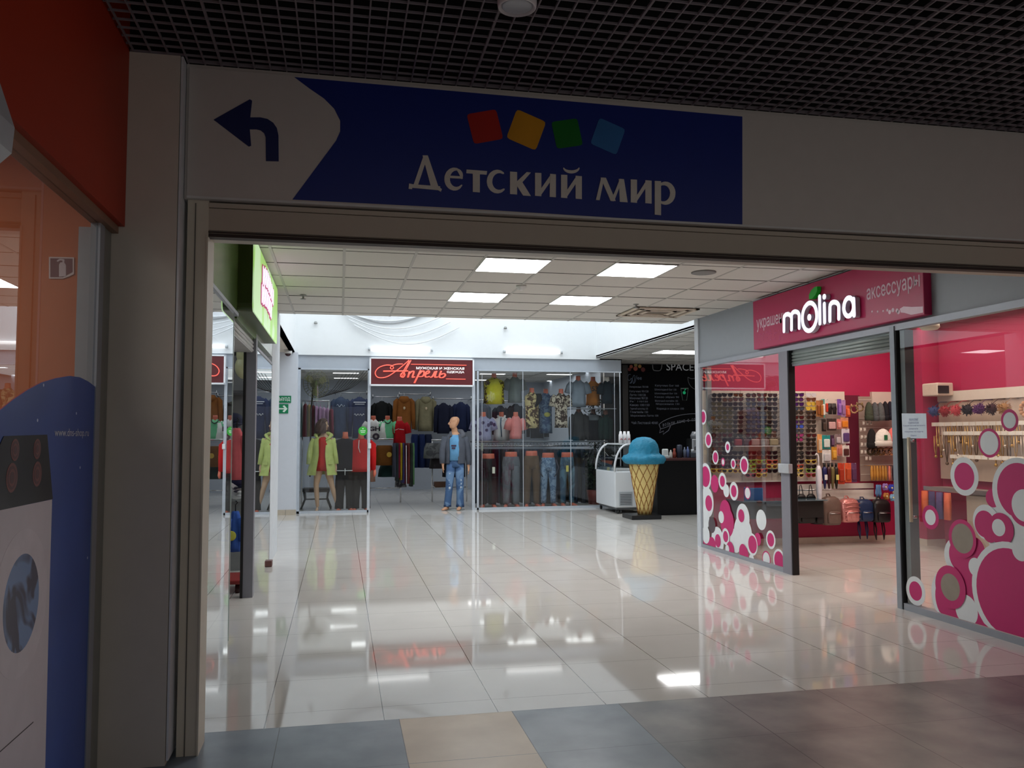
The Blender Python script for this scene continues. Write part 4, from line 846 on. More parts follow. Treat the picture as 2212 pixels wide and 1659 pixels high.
# headless full mannequins behind the left window
def headless(px, pyt, y, topc, label, pants, zipc):
    a = ony(px, pyt, y); H = a.z; sh = H-.10
    t = thing('headless_mannequin', label, 'mannequin', (a.x, y, 0), 0, group=None)
    part('neck', MB().ell([(0, 0, sh-.06, .08, .065), (0, 0, sh+.02, .055, .052), (.0, -.02, H, .05, .05)], n=14), SKIN, t)
    b = MB(); top_mb(.46, .66, .25, 'long', 1, mb=b, splay=.0); b.v = [(x, yy, z+sh-.02) for x, yy, z in b.v]; part('jacket', b, fab(topc, bump=.3), t)
    b = MB(); trousers(b, sh-.56, hipw=.18, thigh=.105, knee=.09, ank=.08, hem=.05, wr=.05); part('trousers', b, fab(pants), t)
    part('foot', feet_one(-1), SKIN, t); part('foot', feet_one(1), SKIN, t)
    part('hand', MB().tube([(-.27, -.02, sh-.64), (-.27, -.05, sh-.72), (-.26, -.06, sh-.78)], [.025, .035, .02], 8), SKIN, t); part('hand', MB().tube([(.27, -.02, sh-.64), (.27, -.05, sh-.72), (.26, -.06, sh-.78)], [.025, .035, .02], 8), SKIN, t)
    part('drawstring', MB().tube([(-.04, -.13, sh-.05), (-.05, -.15, sh-.2), (-.02, -.15, sh-.3)] if zipc else [(.0, -.14, sh-.62), (0, -.15, sh-.75)], .007, 6), mat((235, 235, 235), .6), t)
    return t, sh
t, sh = headless(746, 933, 16.95, (20, 24, 34), 'headless mannequin in black tracksuit with white hem line', (18, 18, 20), 0)
part('hem_line', MB().ell([(0, 0, sh-.67, .225, .136), (0, 0, sh-.655, .225, .136)], n=20), mat((225, 228, 230), .6), t, 'white hem stripe')
headless(780, 934, 16.93, (196, 32, 34), 'headless mannequin in red hoodie and black trousers', (22, 20, 22), 1)
# the woman mannequin in a lime coat
a = ony(697, 1100, 16.92)
t = thing('female_mannequin', 'female mannequin with brown wavy hair in lime raincoat and red dress', 'mannequin', (a.x, 16.92, 0), math.radians(0))
FL = mat((206, 166, 134), .45)
b = MB()
for s_, q in ((-1, [(-.07, 0, .98), (-.10, -.01, .72), (-.13, .0, .52), (-.115, .02, .3), (-.10, .03, .09)]), (1, [(.07, 0, .98), (.12, -.02, .72), (.17, -.02, .52), (.235, .02, .3), (.29, .04, .09)])):
    b.tube(q, [.095, .078, .052, .048, .03], 14); e = q[-1]; b.tube([(e[0], e[1]+.02, .05), (e[0]+.01*s_, e[1]-.05, .05), (e[0]+.02*s_, e[1]-.13, .022), (e[0]+.02*s_, e[1]-.17, .018)], [(.026, .03), (.03, .03), (.034, .016), (.022, .01)], 10)
b.ell([(0, 0, .90, .15, .1), (0, 0, 1.0, .16, .11), (0, 0, 1.15, .12, .09), (0, 0, 1.32, .14, .10), (0, 0, 1.45, .15, .08), (0, .0, 1.51, .06, .05), (0, 0, 1.60, .045, .048)], n=20)
for s_ in (-1, 1):
    b.tube([(s_*.15, 0, 1.44), (s_*.20, .02, 1.2), (s_*.235, .0, 1.05), (s_*.25, -.04, .86)], [.045, .04, .034, .024], 10)
    b.tube([(s_*.25, -.04, .87), (s_*.252, -.05, .80)], [(.022, .032), (.018, .034)], 8)
    for k in range(4): b.tube([(s_*.252, -.03-.016*k, .80), (s_*.25, -.034-.017*k, .745+.006*abs(k-1.5)), (s_*.243, -.036-.017*k, .715+.008*abs(k-1.5))], .0085, 6)
    b.tube([(s_*.248, -.07, .85), (s_*.236, -.10, .81), (s_*.232, -.108, .785)], .009, 6)
# head turned towards the picture's right
hd = [(0, 0, 1.585, .035, .04), (.012, -.012, 1.61, .052, .055), (.008, -.008, 1.65, .068, .075), (.0, 0, 1.70, .078, .09), (0, 0, 1.76, .078, .088), (0, 0, 1.80, .055, .062), (0, 0, 1.815, .02, .025)]
b.ell(hd, n=18); b.tube([(.065, -.05, 1.715), (.092, -.065, 1.672), (.07, -.055, 1.662)], [.011, .015, .010], 8); b.tube([(.055, -.04, 1.62), (.062, -.046, 1.60)], .018, 8); b.tube([(.062, -.055, 1.642), (.07, -.05, 1.642)], .010, 6)
part('body', b, FL, t, None, remesh=.009)
part('eye', MB().ball((.055, -.072, 1.705), (.012, .008, .006)), mat((60, 40, 34), .3), t); part('lips', MB().ball((.075, -.056, 1.642), (.010, .010, .006)), mat((180, 80, 80), .4), t)
b = MB()
for k in range(46):
    an = PI*.25+k/45*PI*1.35; z0_ = 1.79; r_ = .085; P_ = []
    for j in range(7): f = j/6; rr_ = r_*(.35+.75*min(1, f*2.5))+.035*f+.012*math.sin(f*9+k); P_.append((math.cos(an)*rr_*1.08-.01, math.sin(an)*rr_*.95+.015, 1.835-.30*f-.02*(1-f)))
    b.tube(P_, [.018, .03, .032, .032, .03, .026, .012], 6)
b.ball((-.01, .015, 1.77), (.088, .09, .07)); b.tube([(.05, -.06, 1.80), (.0, -.09, 1.76), (-.04, -.09, 1.68)], [.03, .028, .012], 8)
part('hair', b, mat((70, 44, 38), .6, var=.2, scale=30), t)
part('dress', MB().ell([(0, -.01, .80, .205, .14), (0, -.01, .92, .18, .13), (0, -.01, 1.05, .155, .12), (0, -.01, 1.17, .13, .105), (0, -.02, 1.32, .15, .125), (0, -.01, 1.43, .12, .10), (0, 0, 1.47, .075, .07)], n=24, fold=.03, nf=8), fab((186, 34, 28)), t, 'red dress')
LIME = fab((198, 208, 124), bump=.4)
def arcl(z, rx, ry, a0, a1, n=16, cx=0): return [(cx+rx*math.cos(a0+(a1-a0)*k/n), ry*math.sin(a0+(a1-a0)*k/n)+.01, z) for k in range(n+1)]
vs = []; lv = [(1.46, .12, .10, -1.1), (1.40, .19, .13, -1.3), (1.28, .20, .155, -1.36), (1.1, .20, .17, -1.38), (.98, .235, .19, -1.36), (.84, .275, .21, -1.34), (.72, .30, .22, -1.32)]
b = MB(); n_ = 22
for sgn, off in ((1, 0), (1, .012)):
    vs = []
    for z, rx, ry, a0 in lv:
        g0 = a0+.10; g1 = PI*1.0-g0+PI*.0; g1 = PI+(-a0)-.18
        for k in range(n_+1):
            an = g0+(g1-g0)*k/n_; vs.append(((rx-off)*math.cos(an)*(1+.03*math.sin(k*1.9+z*5))-.015, (ry-off)*math.sin(an)*(1+.05*math.sin(k*1.3+z*4)), z))
    fs = [(j*(n_+1)+i, j*(n_+1)+i+1, (j+1)*(n_+1)+i+1, (j+1)*(n_+1)+i) for j in range(len(lv)-1) for i in range(n_)]; b.add(vs, fs, 0, True)
for s_ in (-1, 1): b.tube([(s_*.16, 0, 1.42), (s_*.215, .02, 1.3), (s_*.25, .01, 1.12), (s_*.265, -.02, .93)], [(.06, .07), (.065, .075), (.062, .07), (.055, .06)], 12)
b.tube([(-.12, -.08, 1.46), (-.15, .0, 1.50), (-.1, .09, 1.52), (.1, .09, 1.52), (.15, 0, 1.50), (.12, -.08, 1.46), (.05, -.14, 1.40)], [.02, .04, .05, .05, .04, .03, .015], 8)
part('raincoat', b, LIME, t, 'open lime green raincoat')
part('pocket', MB().box(.10, .19, -.185, -.165, .93, .99, 0, .005), LIME, t)
# stool behind her
t = thing('stool', 'dark curved-leg stool behind the female mannequin', 'stool', (ony(683, 1090, 17.7).x, 17.7, 0))
part('seat', MB().box(-.27, .27, -.2, .2, .34, .42, 0, .02), BLACK, t)
for sx in (-1, 1):
    for sy in (-1, 1): part('leg', MB().tube([(sx*.24, sy*.16, .36), (sx*.22, sy*.15, .2), (sx*.30, sy*.18, .0)], [.022, .02, .018], 8), BLACK, t)
part('crossbar', MB().tube([(-.22, -.15, .2), (.22, -.15, .2)], .014, 8), BLACK, t)
# fan on the wall behind the left window
a = ony(683, 829, 18.4)
t = thing('wall_fan', 'large khaki wall fan tilted behind the left shop window', 'fan', (a.x, 18.4, a.z), math.radians(28))
b = MB(); R_ = .30
for r_ in (R_, R_*.7, R_*.4): b.tube([(r_*math.cos(2*PI*k/32), -.08+.08*r_/R_, r_*math.sin(2*PI*k/32)) for k in range(33)], .007, 5)
for k in range(28): an = 2*PI*k/28; b.tube([(.05*math.cos(an), -.09, .05*math.sin(an)), (R_*math.cos(an), 0, R_*math.sin(an))], .0035, 4); b.tube([(.05*math.cos(an), .09, .05*math.sin(an)), (R_*math.cos(an), 0, R_*math.sin(an))], .0035, 4)
part('cage', b, mat((130, 130, 100), .4), t)
for k in range(3):
    an = 2*PI*k/3+.6; q = []
    for (r_, da) in ((.04, -.3), (.16, -.55), (.26, -.35), (.27, .1), (.18, .3), (.05, .3)): q.append(Vector((r_*math.cos(an+da), .01, r_*math.sin(an+da))))
    part('blade', MB().prism(q, Plane('y', 0, 0), -.004, .004), mat((150, 150, 112), .4), t)
part('motor', MB().tube([(0, -.05, 0), (0, .16, 0)], .07, 14), mat((92, 92, 72), .5), t); part('arm', MB().tube([(0, .14, 0), (0, .16, -.2), (-.02, .2, -.62), (-.02, .2, -2.0)], .018, 8), BLACK, t)
b = MB()   # dark strings sagging from the ceiling
for k in range(9):
    x0, x1 = -.62+.05*k, .05+.08*k; b.tube([(x0+(x1-x0)*j/8, 18.9+.03*k, 2.36+.48*(j/8)**1.8+.02*k-.10*math.sin(PI*j/8)) for j in range(9)], .006, 4)
single('string_garland', b, BLACK, 'dark thin strings sagging between fan and shop ceiling', 'string decoration')
PG = Plane('y', yb-.008, 0)
t = thing('round_sticker', 'round green sticker with white marks on the left shop window', 'window sticker')
part('disc', MB().disc(PG.px(784, 931), .088, PG, 0, .002), mat((60, 180, 60), .5), t)
c_ = PG.px(784, 931); part('white_marks', MB().box(c_.x-.05, c_.x+.05, PG.val-.003, PG.val-.002, c_.z-.005, c_.z+.012).box(c_.x-.04, c_.x+.04, PG.val-.003, PG.val-.002, c_.z-.035, c_.z-.02).disc(PG.px(784, 926), .012, PG, .002, .003), mat((220, 245, 220), .5), t)
# ---------------------------------------------------------------- entrance: racks and male mannequin
rail('floor_rack', 'chrome rack in the entrance with tops above and skirts below', 797, 868, 949, 18.9, legs=1)
YT = 18.7
for (x0, x1, y0_, y1_, c_, lb, pt) in [(787, 826, 898, 945, (222, 222, 222), 'bust in white T-shirt with black print on the entrance rack', None), (819, 855, 898, 947, (112, 200, 150), 'bust in mint and white top with black neckline', None), (846, 880, 900, 962, (178, 22, 32), 'bust in red T-shirt with small print, entrance rack', None)]:
    t, w_, h = bust(x0, x1, y0_, y1_, YT, c_, lb, 'short', pt, grp='busts on the entrance rack')
    if x0 == 787:
        b = MB().text('GH', Vector((-.10, -.145, -.24)), Vector((.24, 0, 0)), Vector((0, 0, .1)), Vector((0, -1, 0)), 0, bold=.04); b.disc(Vector((.05, -.145, -.36)), .075, Plane('y', -.145, 0), 0, .002, r0=.03); part('print', b, mat((40, 24, 44), .6), t)
    if x0 == 819: part('white_side', MB().ell([(-.08, -.02, -.06, .06, .08), (-.11, -.03, -.25, .09, .1), (-.1, -.03, -h, .12, .11)], n=12), fab((222, 226, 222)), t); part('neck_trim', MB().tube([(-.08, -.02, .01), (-.05, -.09, -.05), (0, -.11, -.075), (.05, -.09, -.05), (.08, -.02, .01)], .011, 6), BLACK, t)
    if x0 == 846: part('print', MB().stroke([Vector((-.1, -.14, -.2)), Vector((-.02, -.14, -.17))], .012, Plane('y', -.14, 0), 0, .003).stroke([Vector((0, -.14, -.18)), Vector((.09, -.14, -.19))], .016, Plane('y', -.14, 0), 0, .003), mat((225, 190, 190), .6), t)
def hang_low(px, pyt, pyb, y, wx, c_, lb, name='hanging_trousers', cat='trousers', dep=.18, grp='garments on the entrance rack', pat=None):
    a, c = ony(px, pyt, y), ony(px, pyb, y); h = a.z-c.z; w_ = wx/2*y/1801
    return single(name, MB().ell([(0, 0, 0, w_*.8, dep*.8), (0, 0, -.1, w_, dep), (0, 0, -h*.6, w_*1.05, dep), (0, 0, -h, w_*1.1, dep*.95)], n=16, fold=.08, nf=5, ph=px), fab(c_, pat=pat, bump=.3), lb, cat, (a.x, y, a.z), group=grp)
o = hang_low(830, 962, 1005, 18.6, 38, (106, 66, 24), 'rust brown skirt with yellow tag under the white T-shirt', 'hanging_skirt', 'skirt', .14)
part('price_tag', MB().disc(Vector((.10, -.16, -.2)), .055, Plane('y', -.16, 0), 0, .004), mat((186, 150, 40), .6), o, 'round yellow tag')
hang_low(836, 1005, 1030, 18.9, 34, (26, 52, 50), 'dark green folded clothes below the brown skirt', 'folded_clothes', 'clothes', .15)
hang_low(803, 985, 1040, 18.7, 14, (170, 130, 112), 'pale pink trousers left of the brown skirt')
for i, (px, pb, wx, c_, lb) in enumerate([(853, 1030, 9, (70, 74, 88), 'grey trousers, first in the entrance row'), (858, 1038, 7, (52, 60, 62), 'slate trousers behind the maroon top'), (862, 1032, 6, (130, 30, 60), 'crimson trousers in the entrance row'), (866, 1036, 6, (176, 150, 36), 'yellow trousers in the entrance row'), (871, 1042, 6, (70, 70, 120), 'violet blue trousers in the entrance row'), (876, 1044, 7, (84, 30, 44), 'wine trousers with white stripe'), (882, 1044, 7, (120, 60, 60), 'dusty red trousers in the entrance row'), (888, 1050, 7, (52, 58, 54), 'dark green grey trousers near the row end'), (892, 1046, 5, (96, 140, 96), 'light green trousers at right end of the entrance row')]):
    o = hang_low(px, 957, pb, 18.5-.03*(i % 2), wx+1, c_, lb, dep=.2)
    if i == 5: part('side_stripe', MB().tube([(.0, -.205, -.05), (.01, -.215, -.9)], .009, 6), WHITE, o, 'white side stripe')
hang_low(866, 1030, 1052, 18.7, 22, (120, 122, 124), 'grey crumpled fabric bundle under the entrance row', 'hanging_bundle', 'clothes', .15, pat=('blot', (60, 60, 66), 8.0))
for i, (px, c_, lb) in enumerate([(896, (22, 36, 76), 'dark blue jeans hanging at back, left of pair'), (911, (20, 34, 72), 'dark blue jeans hanging at back, middle'), (925, (18, 26, 50), 'dark navy jeans hanging at back, right')]): hang_low(px, 938, 1010, 22.4, 16, c_, lb, 'hanging_jeans', 'jeans', .2, 'jeans at the shop back wall')
rail('floor_rack', 'chrome rack with grey shorts behind the male mannequin', 932, 1010, 951, 18.8, legs=1)
o = hang_low(937, 957, 990, 18.6, 40, (112, 114, 116), 'grey crumpled denim shorts hanging on the right rack', 'hanging_shorts', 'shorts', .16, pat=('blot', (80, 82, 86), 6.0)); hang_low(944, 985, 1012, 18.8, 30, (48, 44, 48), 'dark shorts under the grey ones', 'hanging_shorts', 'shorts', .15)
for i in range(5): hang_low(962+i*9, 962, 1030, 18.85, 11, [(30, 32, 38), (44, 40, 46), (24, 26, 36), (50, 48, 52), (28, 26, 30)][i], 'dark trousers behind the male mannequin, %s from left on the rack' % ORD[i], grp='dark trousers behind the male mannequin')
single('shoe_box', MB().box(-.18, .18, -.15, .15, 0, .1, 0, .01).box(-.17, .17, -.14, .14, .1, .11), mat((86, 56, 40), .7), 'brown flat box on the rack foot bar', 'box', (ony(955, 1030, 18.85).x, 18.85, .335))
# male mannequin
a = ony(982, 1096, 16.66)
t = thing('male_mannequin', 'bald male mannequin in grey hooded jacket and ripped jeans', 'mannequin', (a.x+.01, 16.66, 0), 0)
TN = mat((196, 146, 112), .45)
b = MB()
b.ell([(0, 0, .92, .15, .1), (0, 0, 1.05, .15, .105), (0, 0, 1.25, .165, .11), (0, 0, 1.42, .19, .10), (0, 0, 1.52, .10, .07), (-.01, .0, 1.56, .062, .06), (-.02, -.01, 1.64, .058, .058)], n=20)
hd = [(-.045, -.03, 1.625, .04, .045), (-.045, -.025, 1.65, .062, .06), (-.035, -.015, 1.70, .085, .07), (-.02, 0, 1.75, .098, .078), (-.01, 0, 1.80, .098, .078), (-.005, 0, 1.845, .075, .062), (0, 0, 1.865, .03, .03)]
b.ell(hd, n=20); b.tube([(-.115, -.03, 1.76), (-.143, -.04, 1.715), (-.118, -.035, 1.702)], [.012, .018, .012], 8); b.tube([(-.092, -.03, 1.66), (-.108, -.036, 1.648)], .022, 8); b.tube([(-.112, -.036, 1.685), (-.120, -.036, 1.684)], .012, 6); b.tube([(.02, -.075, 1.77), (.012, -.082, 1.72)], [.014, .010], 8)
for s_, q in ((-1, [(-.19, 0, 1.45), (-.235, .01, 1.2), (-.25, -.02, 1.05), (-.255, -.06, .90)]), (1, [(.19, 0, 1.45), (.245, .02, 1.2), (.26, .0, 1.02), (.262, -.05, .86)])):
    b.tube(q, [.055, .048, .04, .028], 12); e = q[-1]
    b.tube([e, (e[0], e[1]-.01, e[2]-.04), (e[0], e[1]-.015, e[2]-.085)], [(.024, .03), (.022, .04), (.02, .042)], 10)
    for k in range(4): b.tube([(e[0], e[1]+.012-.019*k, e[2]-.08), (e[0]-.004*s_, e[1]+.010-.02*k, e[2]-.125), (e[0]-.016*s_, e[1]+.008-.02*k, e[2]-.16+.01*abs(k-1.5))], .0095, 6)
    b.tube([(e[0]-.005*s_, e[1]-.035, e[2]-.03), (e[0]-.012*s_, e[1]-.062, e[2]-.07), (e[0]-.014*s_, e[1]-.068, e[2]-.10)], .0105, 6)
for s_, q in ((-1, [(-.075, 0, .95), (-.11, -.01, .72), (-.12, -.02, .52), (-.135, .0, .3), (-.15, .02, .08)]), (1, [(.075, 0, .95), (.085, -.01, .72), (.09, -.02, .52), (.098, .0, .3), (.105, .02, .08)])): b.tube(q, [.08, .07, .052, .045, .032], 12)
for s_, fx in ((-1, -.15), (1, .105)):
    b.tube([(fx, .02, .12), (fx, .03, .04)], .036, 10); b.tube([(fx, .05, .035), (fx-.03, -.02, .045), (fx-.09, -.09, .028), (fx-.125, -.12, .018)] if s_ < 0 else [(fx, .05, .035), (fx-.02, -.03, .045), (fx-.055, -.12, .028), (fx-.07, -.16, .018)], [(.034, .036), (.038, .04), (.044, .022), (.03, .014)], 10)
part('body', b, TN, t, None, remesh=.009)
part('eye', MB().ball((-.112, -.058, 1.752), (.008, .008, .006)), mat((50, 40, 40), .3), t)
part('t_shirt', MB().ell([(0, -.02, .99, .15, .125), (0, -.02, 1.2, .155, .13), (0, -.02, 1.40, .15, .12), (-.01, -.01, 1.50, .085, .08)], n=20), fab((104, 158, 200)), t, 'light blue T-shirt')
part('chest_print', MB().box(-.10, .0, -.158, -.15, 1.27, 1.30).box(-.09, -.02, -.158, -.15, 1.22, 1.25), mat((60, 30, 60), .6), t)
b = MB()
for s_ in (-1, 1):
    q = [(-.19, 0, 1.46), (-.245, .01, 1.22), (-.262, -.02, 1.06), (-.265, -.05, .93)] if s_ < 0 else [(.19, 0, 1.46), (.25, .02, 1.22), (.27, .0, 1.04), (.27, -.045, .90)]
    b.tube(q, [.075, .07, .062, .05], 14)
lv = [(1.52, .12, .09, -.9), (1.47, .20, .12, -1.1), (1.36, .215, .145, -1.15), (1.15, .205, .15, -1.2), (1.0, .205, .15, -1.2), (.93, .20, .145, -1.2)]
for off in (0, .012):
    vs = []
    for z, rx, ry, a0 in lv:
        g1 = PI+1.05
        for k in range(n_+1): an = a0+(g1-a0)*k/n_-.18; vs.append(((rx-off)*math.cos(an)*(1+.03*math.sin(k*1.9+z*5)), (ry-off)*math.sin(an)*(1+.04*math.sin(k*1.3+z*4)), z))
    b.add(vs, [(j*(n_+1)+i, j*(n_+1)+i+1, (j+1)*(n_+1)+i+1, (j+1)*(n_+1)+i) for j in range(len(lv)-1) for i in range(n_)], 0, True)
part('jacket', b, fab((84, 88, 98), bump=.4), t, 'grey zipped jacket')
part('hood', MB().tube([(-.10, -.08, 1.47), (-.08, .02, 1.53), (.02, .09, 1.55), (.13, .05, 1.54), (.16, -.03, 1.49), (.10, -.10, 1.45)], [.03, .045, .07, .075, .055, .03], 10), fab((96, 98, 106), bump=.4), t)
b = MB(); b.ell([(0, 0, .86, .165, .115), (0, 0, .93, .165, .118), (0, 0, 1.03, .15, .11)], n=20)
for s_, q in ((-1, [(-.075, 0, .92, .10), (-.105, -.01, .72, .088), (-.12, -.02, .52, .076), (-.135, .0, .3, .07), (-.15, .02, .13, .072), (-.15, .02, .08, .076)]), (1, [(.075, 0, .92, .10), (.085, -.01, .72, .09), (.09, -.02, .52, .078), (.098, .0, .3, .072), (.105, .02, .13, .075), (.105, .02, .07, .08)])):
    b.ell([(x, yy, z, r_, r_*1.08) for x, yy, z, r_ in q], n=16, fold=.04, nf=3)
part('jeans', b, fab((72, 100, 140), bump=.4, pat=('blot', (110, 140, 176), 3.0)), t, 'blue ripped jeans')
b = MB()
for (x, z, r_) in [(-.12, .73, .04), (-.135, .60, .035), (-.13, .52, .045), (-.125, .45, .035), (.09, .68, .035), (.10, .60, .04), (.095, .53, .045), (.10, .46, .03)]: b.ball((x, -.075, z), (r_*.8, .025, r_))
part('rip', b, mat((186, 196, 206), .8), t, 'pale ripped patches')
part('hem_cuff', MB().ell([(-.15, .02, .07, .078, .084), (-.15, .02, .11, .076, .082)], n=14), fab((46, 66, 100)), t); part('hem_cuff', MB().ell([(.105, .02, .06, .084, .088), (.105, .02, .11, .08, .086)], n=14), fab((46, 66, 100)), t)
part('stand', MB().tube([(0, .05, .004), (0, .05, .012)], .2, 24), mat((150, 156, 156), .2), t)
# ================================================================ COFFEE CORNER
BD = 17.7; PK = Plane('y', BD-.02, 0)
def kp(x, y): return PK.px(x, y)
struct('wall_bar', MB().box(5.78, 10, BD, BD+.1, 0, 3.08).box(5.765, 5.80, 16.68, BD, 0, 3.08), mat((5, 5, 8), .8, spec=.15))
t = thing('chalkboard_menu', 'black chalkboard coffee menu covering the wall behind the counter', 'menu board')
part('board', MB().box(kp(1356, 800).x, 9.2, BD-.02, BD, .9, kp(1400, 803).z), mat((5, 6, 10), .8, var=.2, scale=2, spec=.15), t)
part('edge_strip', MB().box(kp(1344, 800).x, kp(1356, 800).x, BD-.03, BD, 0, 3.05), mat((44, 40, 38), .5), t)
def k2(x, y): return kp(1340+x/9.217, 780+y/9.217)
b = MB(); b2 = MB()
def chalk(s_, x0, y0_, x1, y1_, mb):
    O = k2(x0, y1_); mb.text(s_, O, Vector((k2(x1, y1_).x-O.x, 0, (k2(x1, y1_-0).z-O.z)*0)), Vector((0, 0, k2(x0, y0_).z-O.z)), PK.n, .004)
for s_, x0, y0_, x1, y1_ in [('Американо 70/100', 178, 490, 555, 540), ('Капучино 90/120', 180, 580, 560, 630), ('Латте 110/120', 182, 650, 505, 695), ('Мокачино 90/120', 184, 712, 545, 760), ('Раф 110/150', 190, 785, 545, 830), ('Какао 100/150', 190, 850, 580, 895), ('Горячий шоколад 130', 195, 925, 548, 975), ('Глинтвейн 150', 198, 990, 550, 1035), ('Мороженое Латте 150', 205, 1065, 755, 1115), ('Чай Листовой 40/60', 220, 1200, 745, 1255),
    ('Капучино Биг 160', 690, 465, 1165, 515), ('Шоколадный Биг 150', 685, 545, 1115, 590), ('Шоколадный Биг 150', 685, 625, 1130, 665), ('Какао зёрна 90', 685, 695, 1165, 740), ('Молочный коктейль 100', 690, 770, 1145, 810), ('Мороженое 130', 710, 835, 1175, 880), ('Корица и сливки 100', 725, 925, 1265, 975)]: b = MB(); chalk(s_, x0, y0_, x1, y1_, b); part('menu_line', b, mat((136, 142, 158), .8), t)
b = MB(); chalk('SPACEC', 918, 40, 1590, 185, b); part('name_lettering', b, mat((180, 182, 186), .7, emit=.1), t, 'thin white letters')
b = MB()
b.tube([k2(*p) for p in smooth([(205, 265), (165, 270), (150, 320), (160, 380), (200, 375), (215, 340), (240, 380), (225, 430), (190, 440), (225, 400), (262, 290), (290, 300), (275, 400), (255, 445), (290, 420), (330, 285)])], .006, 5)
chalk('ee', 335, 320, 425, 370, b); part('script_heading', b, mat((120, 136, 160), .7), t, 'chalk script heading')
b = MB()
O_ = [(770, 1260), (850, 1200), (1000, 1130), (1200, 1075), (1400, 1050), (1560, 1050)]; Q_ = [(800, 1350), (900, 1320), (1050, 1260), (1250, 1200), (1400, 1185), (1560, 1185)]
b.tube([k2(*p) for p in smooth(O_)], .006, 5); b.tube([k2(*p) for p in smooth(Q_)], .006, 5); b.tube([k2(*p) for p in [(770, 1260), (800, 1350), (780, 1430), (860, 1390), (850, 1460), (960, 1380), (1000, 1290)]], .008, 5)
import itertools
for i, ch in enumerate('ВОЗЬМИ КОФЕ С СОБОЙ'):
    if ch == ' ': continue
    u = i/18; x = 845+u*740; y = 1275-130*u**.8; h_ = 55
    O = k2(x, y+h_/2); b.text(ch, O, Vector((.038*.9, 0, 0)), Vector((0, 0, k2(x, y-h_/2).z-O.z)), PK.n, .004, bold=.01)
part('banner_drawing', b, mat((150, 152, 164), .7), t, 'chalk ribbon banner with writing')
b = MB(); b.tube([k2(*p) for p in [(1205, 550), (1350, 550), (1320, 780), (1240, 780), (1205, 550)]], .006, 5); b.tube([k2(*p) for p in [(1200, 540), (1355, 540)]], .008, 5)
part('cup_drawing', b, mat((130, 150, 140), .7), t); part('cup_emblem', MB().disc(k2(1272, 630), .036, PK, .002, .004).stroke([k2(1280, 580), k2(1300, 560)], .02, PK, .002, .004), mat((20, 170, 110), .6, emit=.3), t, 'green round emblem')
b = MB()
for k, (x, y, rx, cc) in enumerate([(215, 110, 45, 0), (305, 80, 42, 1), (385, 105, 45, 2), (180, 165, 45, 3), (450, 170, 50, 3), (300, 150, 60, 0)]): b.disc(k2(x, y), .04 if rx < 50 else .05, PK, .004+.0006*k, .0046+.0006*k, cc)
part('fruit_picture', b, [mat((170, 84, 62), .6), mat((150, 140, 84), .6), mat((176, 130, 64), .6), mat((110, 40, 40), .6)], t, 'orange flower-like fruit picture')
b = MB(); b.tube([k2(*p) for p in smooth([(640, 70), (655, 170), (700, 190), (780, 190), (815, 150), (825, 60), (790, 45)])], .008, 5); b.tube([k2(*p) for p in smooth([(640, 60), (700, 15), (780, 20), (820, 55)])], .006, 5); part('cup_logo', b, mat((150, 152, 156), .7), t)
b = MB(); b.tube([k2(*p) for p in smooth([(1345, 320), (1360, 430), (1430, 530), (1560, 590)])], .007, 5); b.tube([k2(*p) for p in smooth([(1345, 320), (1420, 350), (1540, 330)])], .007, 5); part('planet_drawing', b, mat((120, 124, 132), .7), t)
# counter
t = thing('bar_counter', 'black coffee bar counter with dark red-brown top', 'counter', (5.78, 14.7, 0))
part('front_panel', MB().box(.0, 4.2, 0, .05, 0, 1.01).box(0, .05, 0.05, .6, 0, 1.01), mat((8, 8, 10), .4, spec=.25), t); part('worktop', MB().box(-.03, 4.25, -.04, .62, 1.01, 1.055, 0, .006), mat((70, 36, 36), .3), t)
P = Plane('y', 14.695, 0); O = P.px(1497, 1079); b = MB().text('SPACE', O, Vector((.62, 0, 0)), Vector((0, 0, P.px(1497, 1064).z-O.z)), P.n, .003); part('lettering', b, mat((225, 225, 228), .6), t, 'white counter lettering')
CZ = 1.055
def onbar(px, y=14.95): return ony(px, 990, y).x
def prof(name, label, cat, px, y, rings, m, n=18, grp=None):
    b = MB(); b.loft([[(r*math.cos(2*PI*k/n), r*math.sin(2*PI*k/n), z) for k in range(n)] for r, z in rings]); return single(name, b, m, label, cat, (onbar(px, y), y, CZ), group=grp)
t = thing('paper_stand', 'white paper napkin holder on the bar counter next to the cone', 'holder', (onbar(1437), 14.95, CZ)); part('tray', MB().box(-.07, .07, -.05, .05, 0, .04, 0, .005), mat((200, 206, 206), .4), t); part('napkins', MB().box(-.06, .06, -.03, .03, .02, .17, 0, .02), mat((214, 218, 216), .8), t)
for i, (px, rings, c_, lb) in enumerate([(1449, [(.03, 0), (.035, .02), (.03, .1), (.012, .13), (.012, .15)], (200, 196, 190), 'small pale bottle on the counter, left of the red one'), (1457, [(.03, 0), (.036, .08), (.02, .13), (.025, .17), (.01, .18)], (150, 70, 56), 'small red-brown jar on the counter'), (1468, [(.05, 0), (.055, .2), (.05, .22), (.052, .24), (.02, .25)], (52, 58, 74), 'tall dark grey tumbler on the counter'), (1479, [(.028, 0), (.03, .14), (.012, .17), (.012, .2)], (110, 120, 140), 'clear grey bottle right of the dark tumbler'), (1486, [(.028, 0), (.03, .15), (.012, .18), (.014, .21)], (90, 106, 150), 'bluish bottle near the coffee machine')]):
    prof('bottle', lb, 'bottle', px, 14.95, rings, mat(c_, .25))
t = thing('coffee_machine', 'steel coffee machine at the counter edge by the glass shop', 'coffee machine', (onbar(1512), 15.1, CZ))
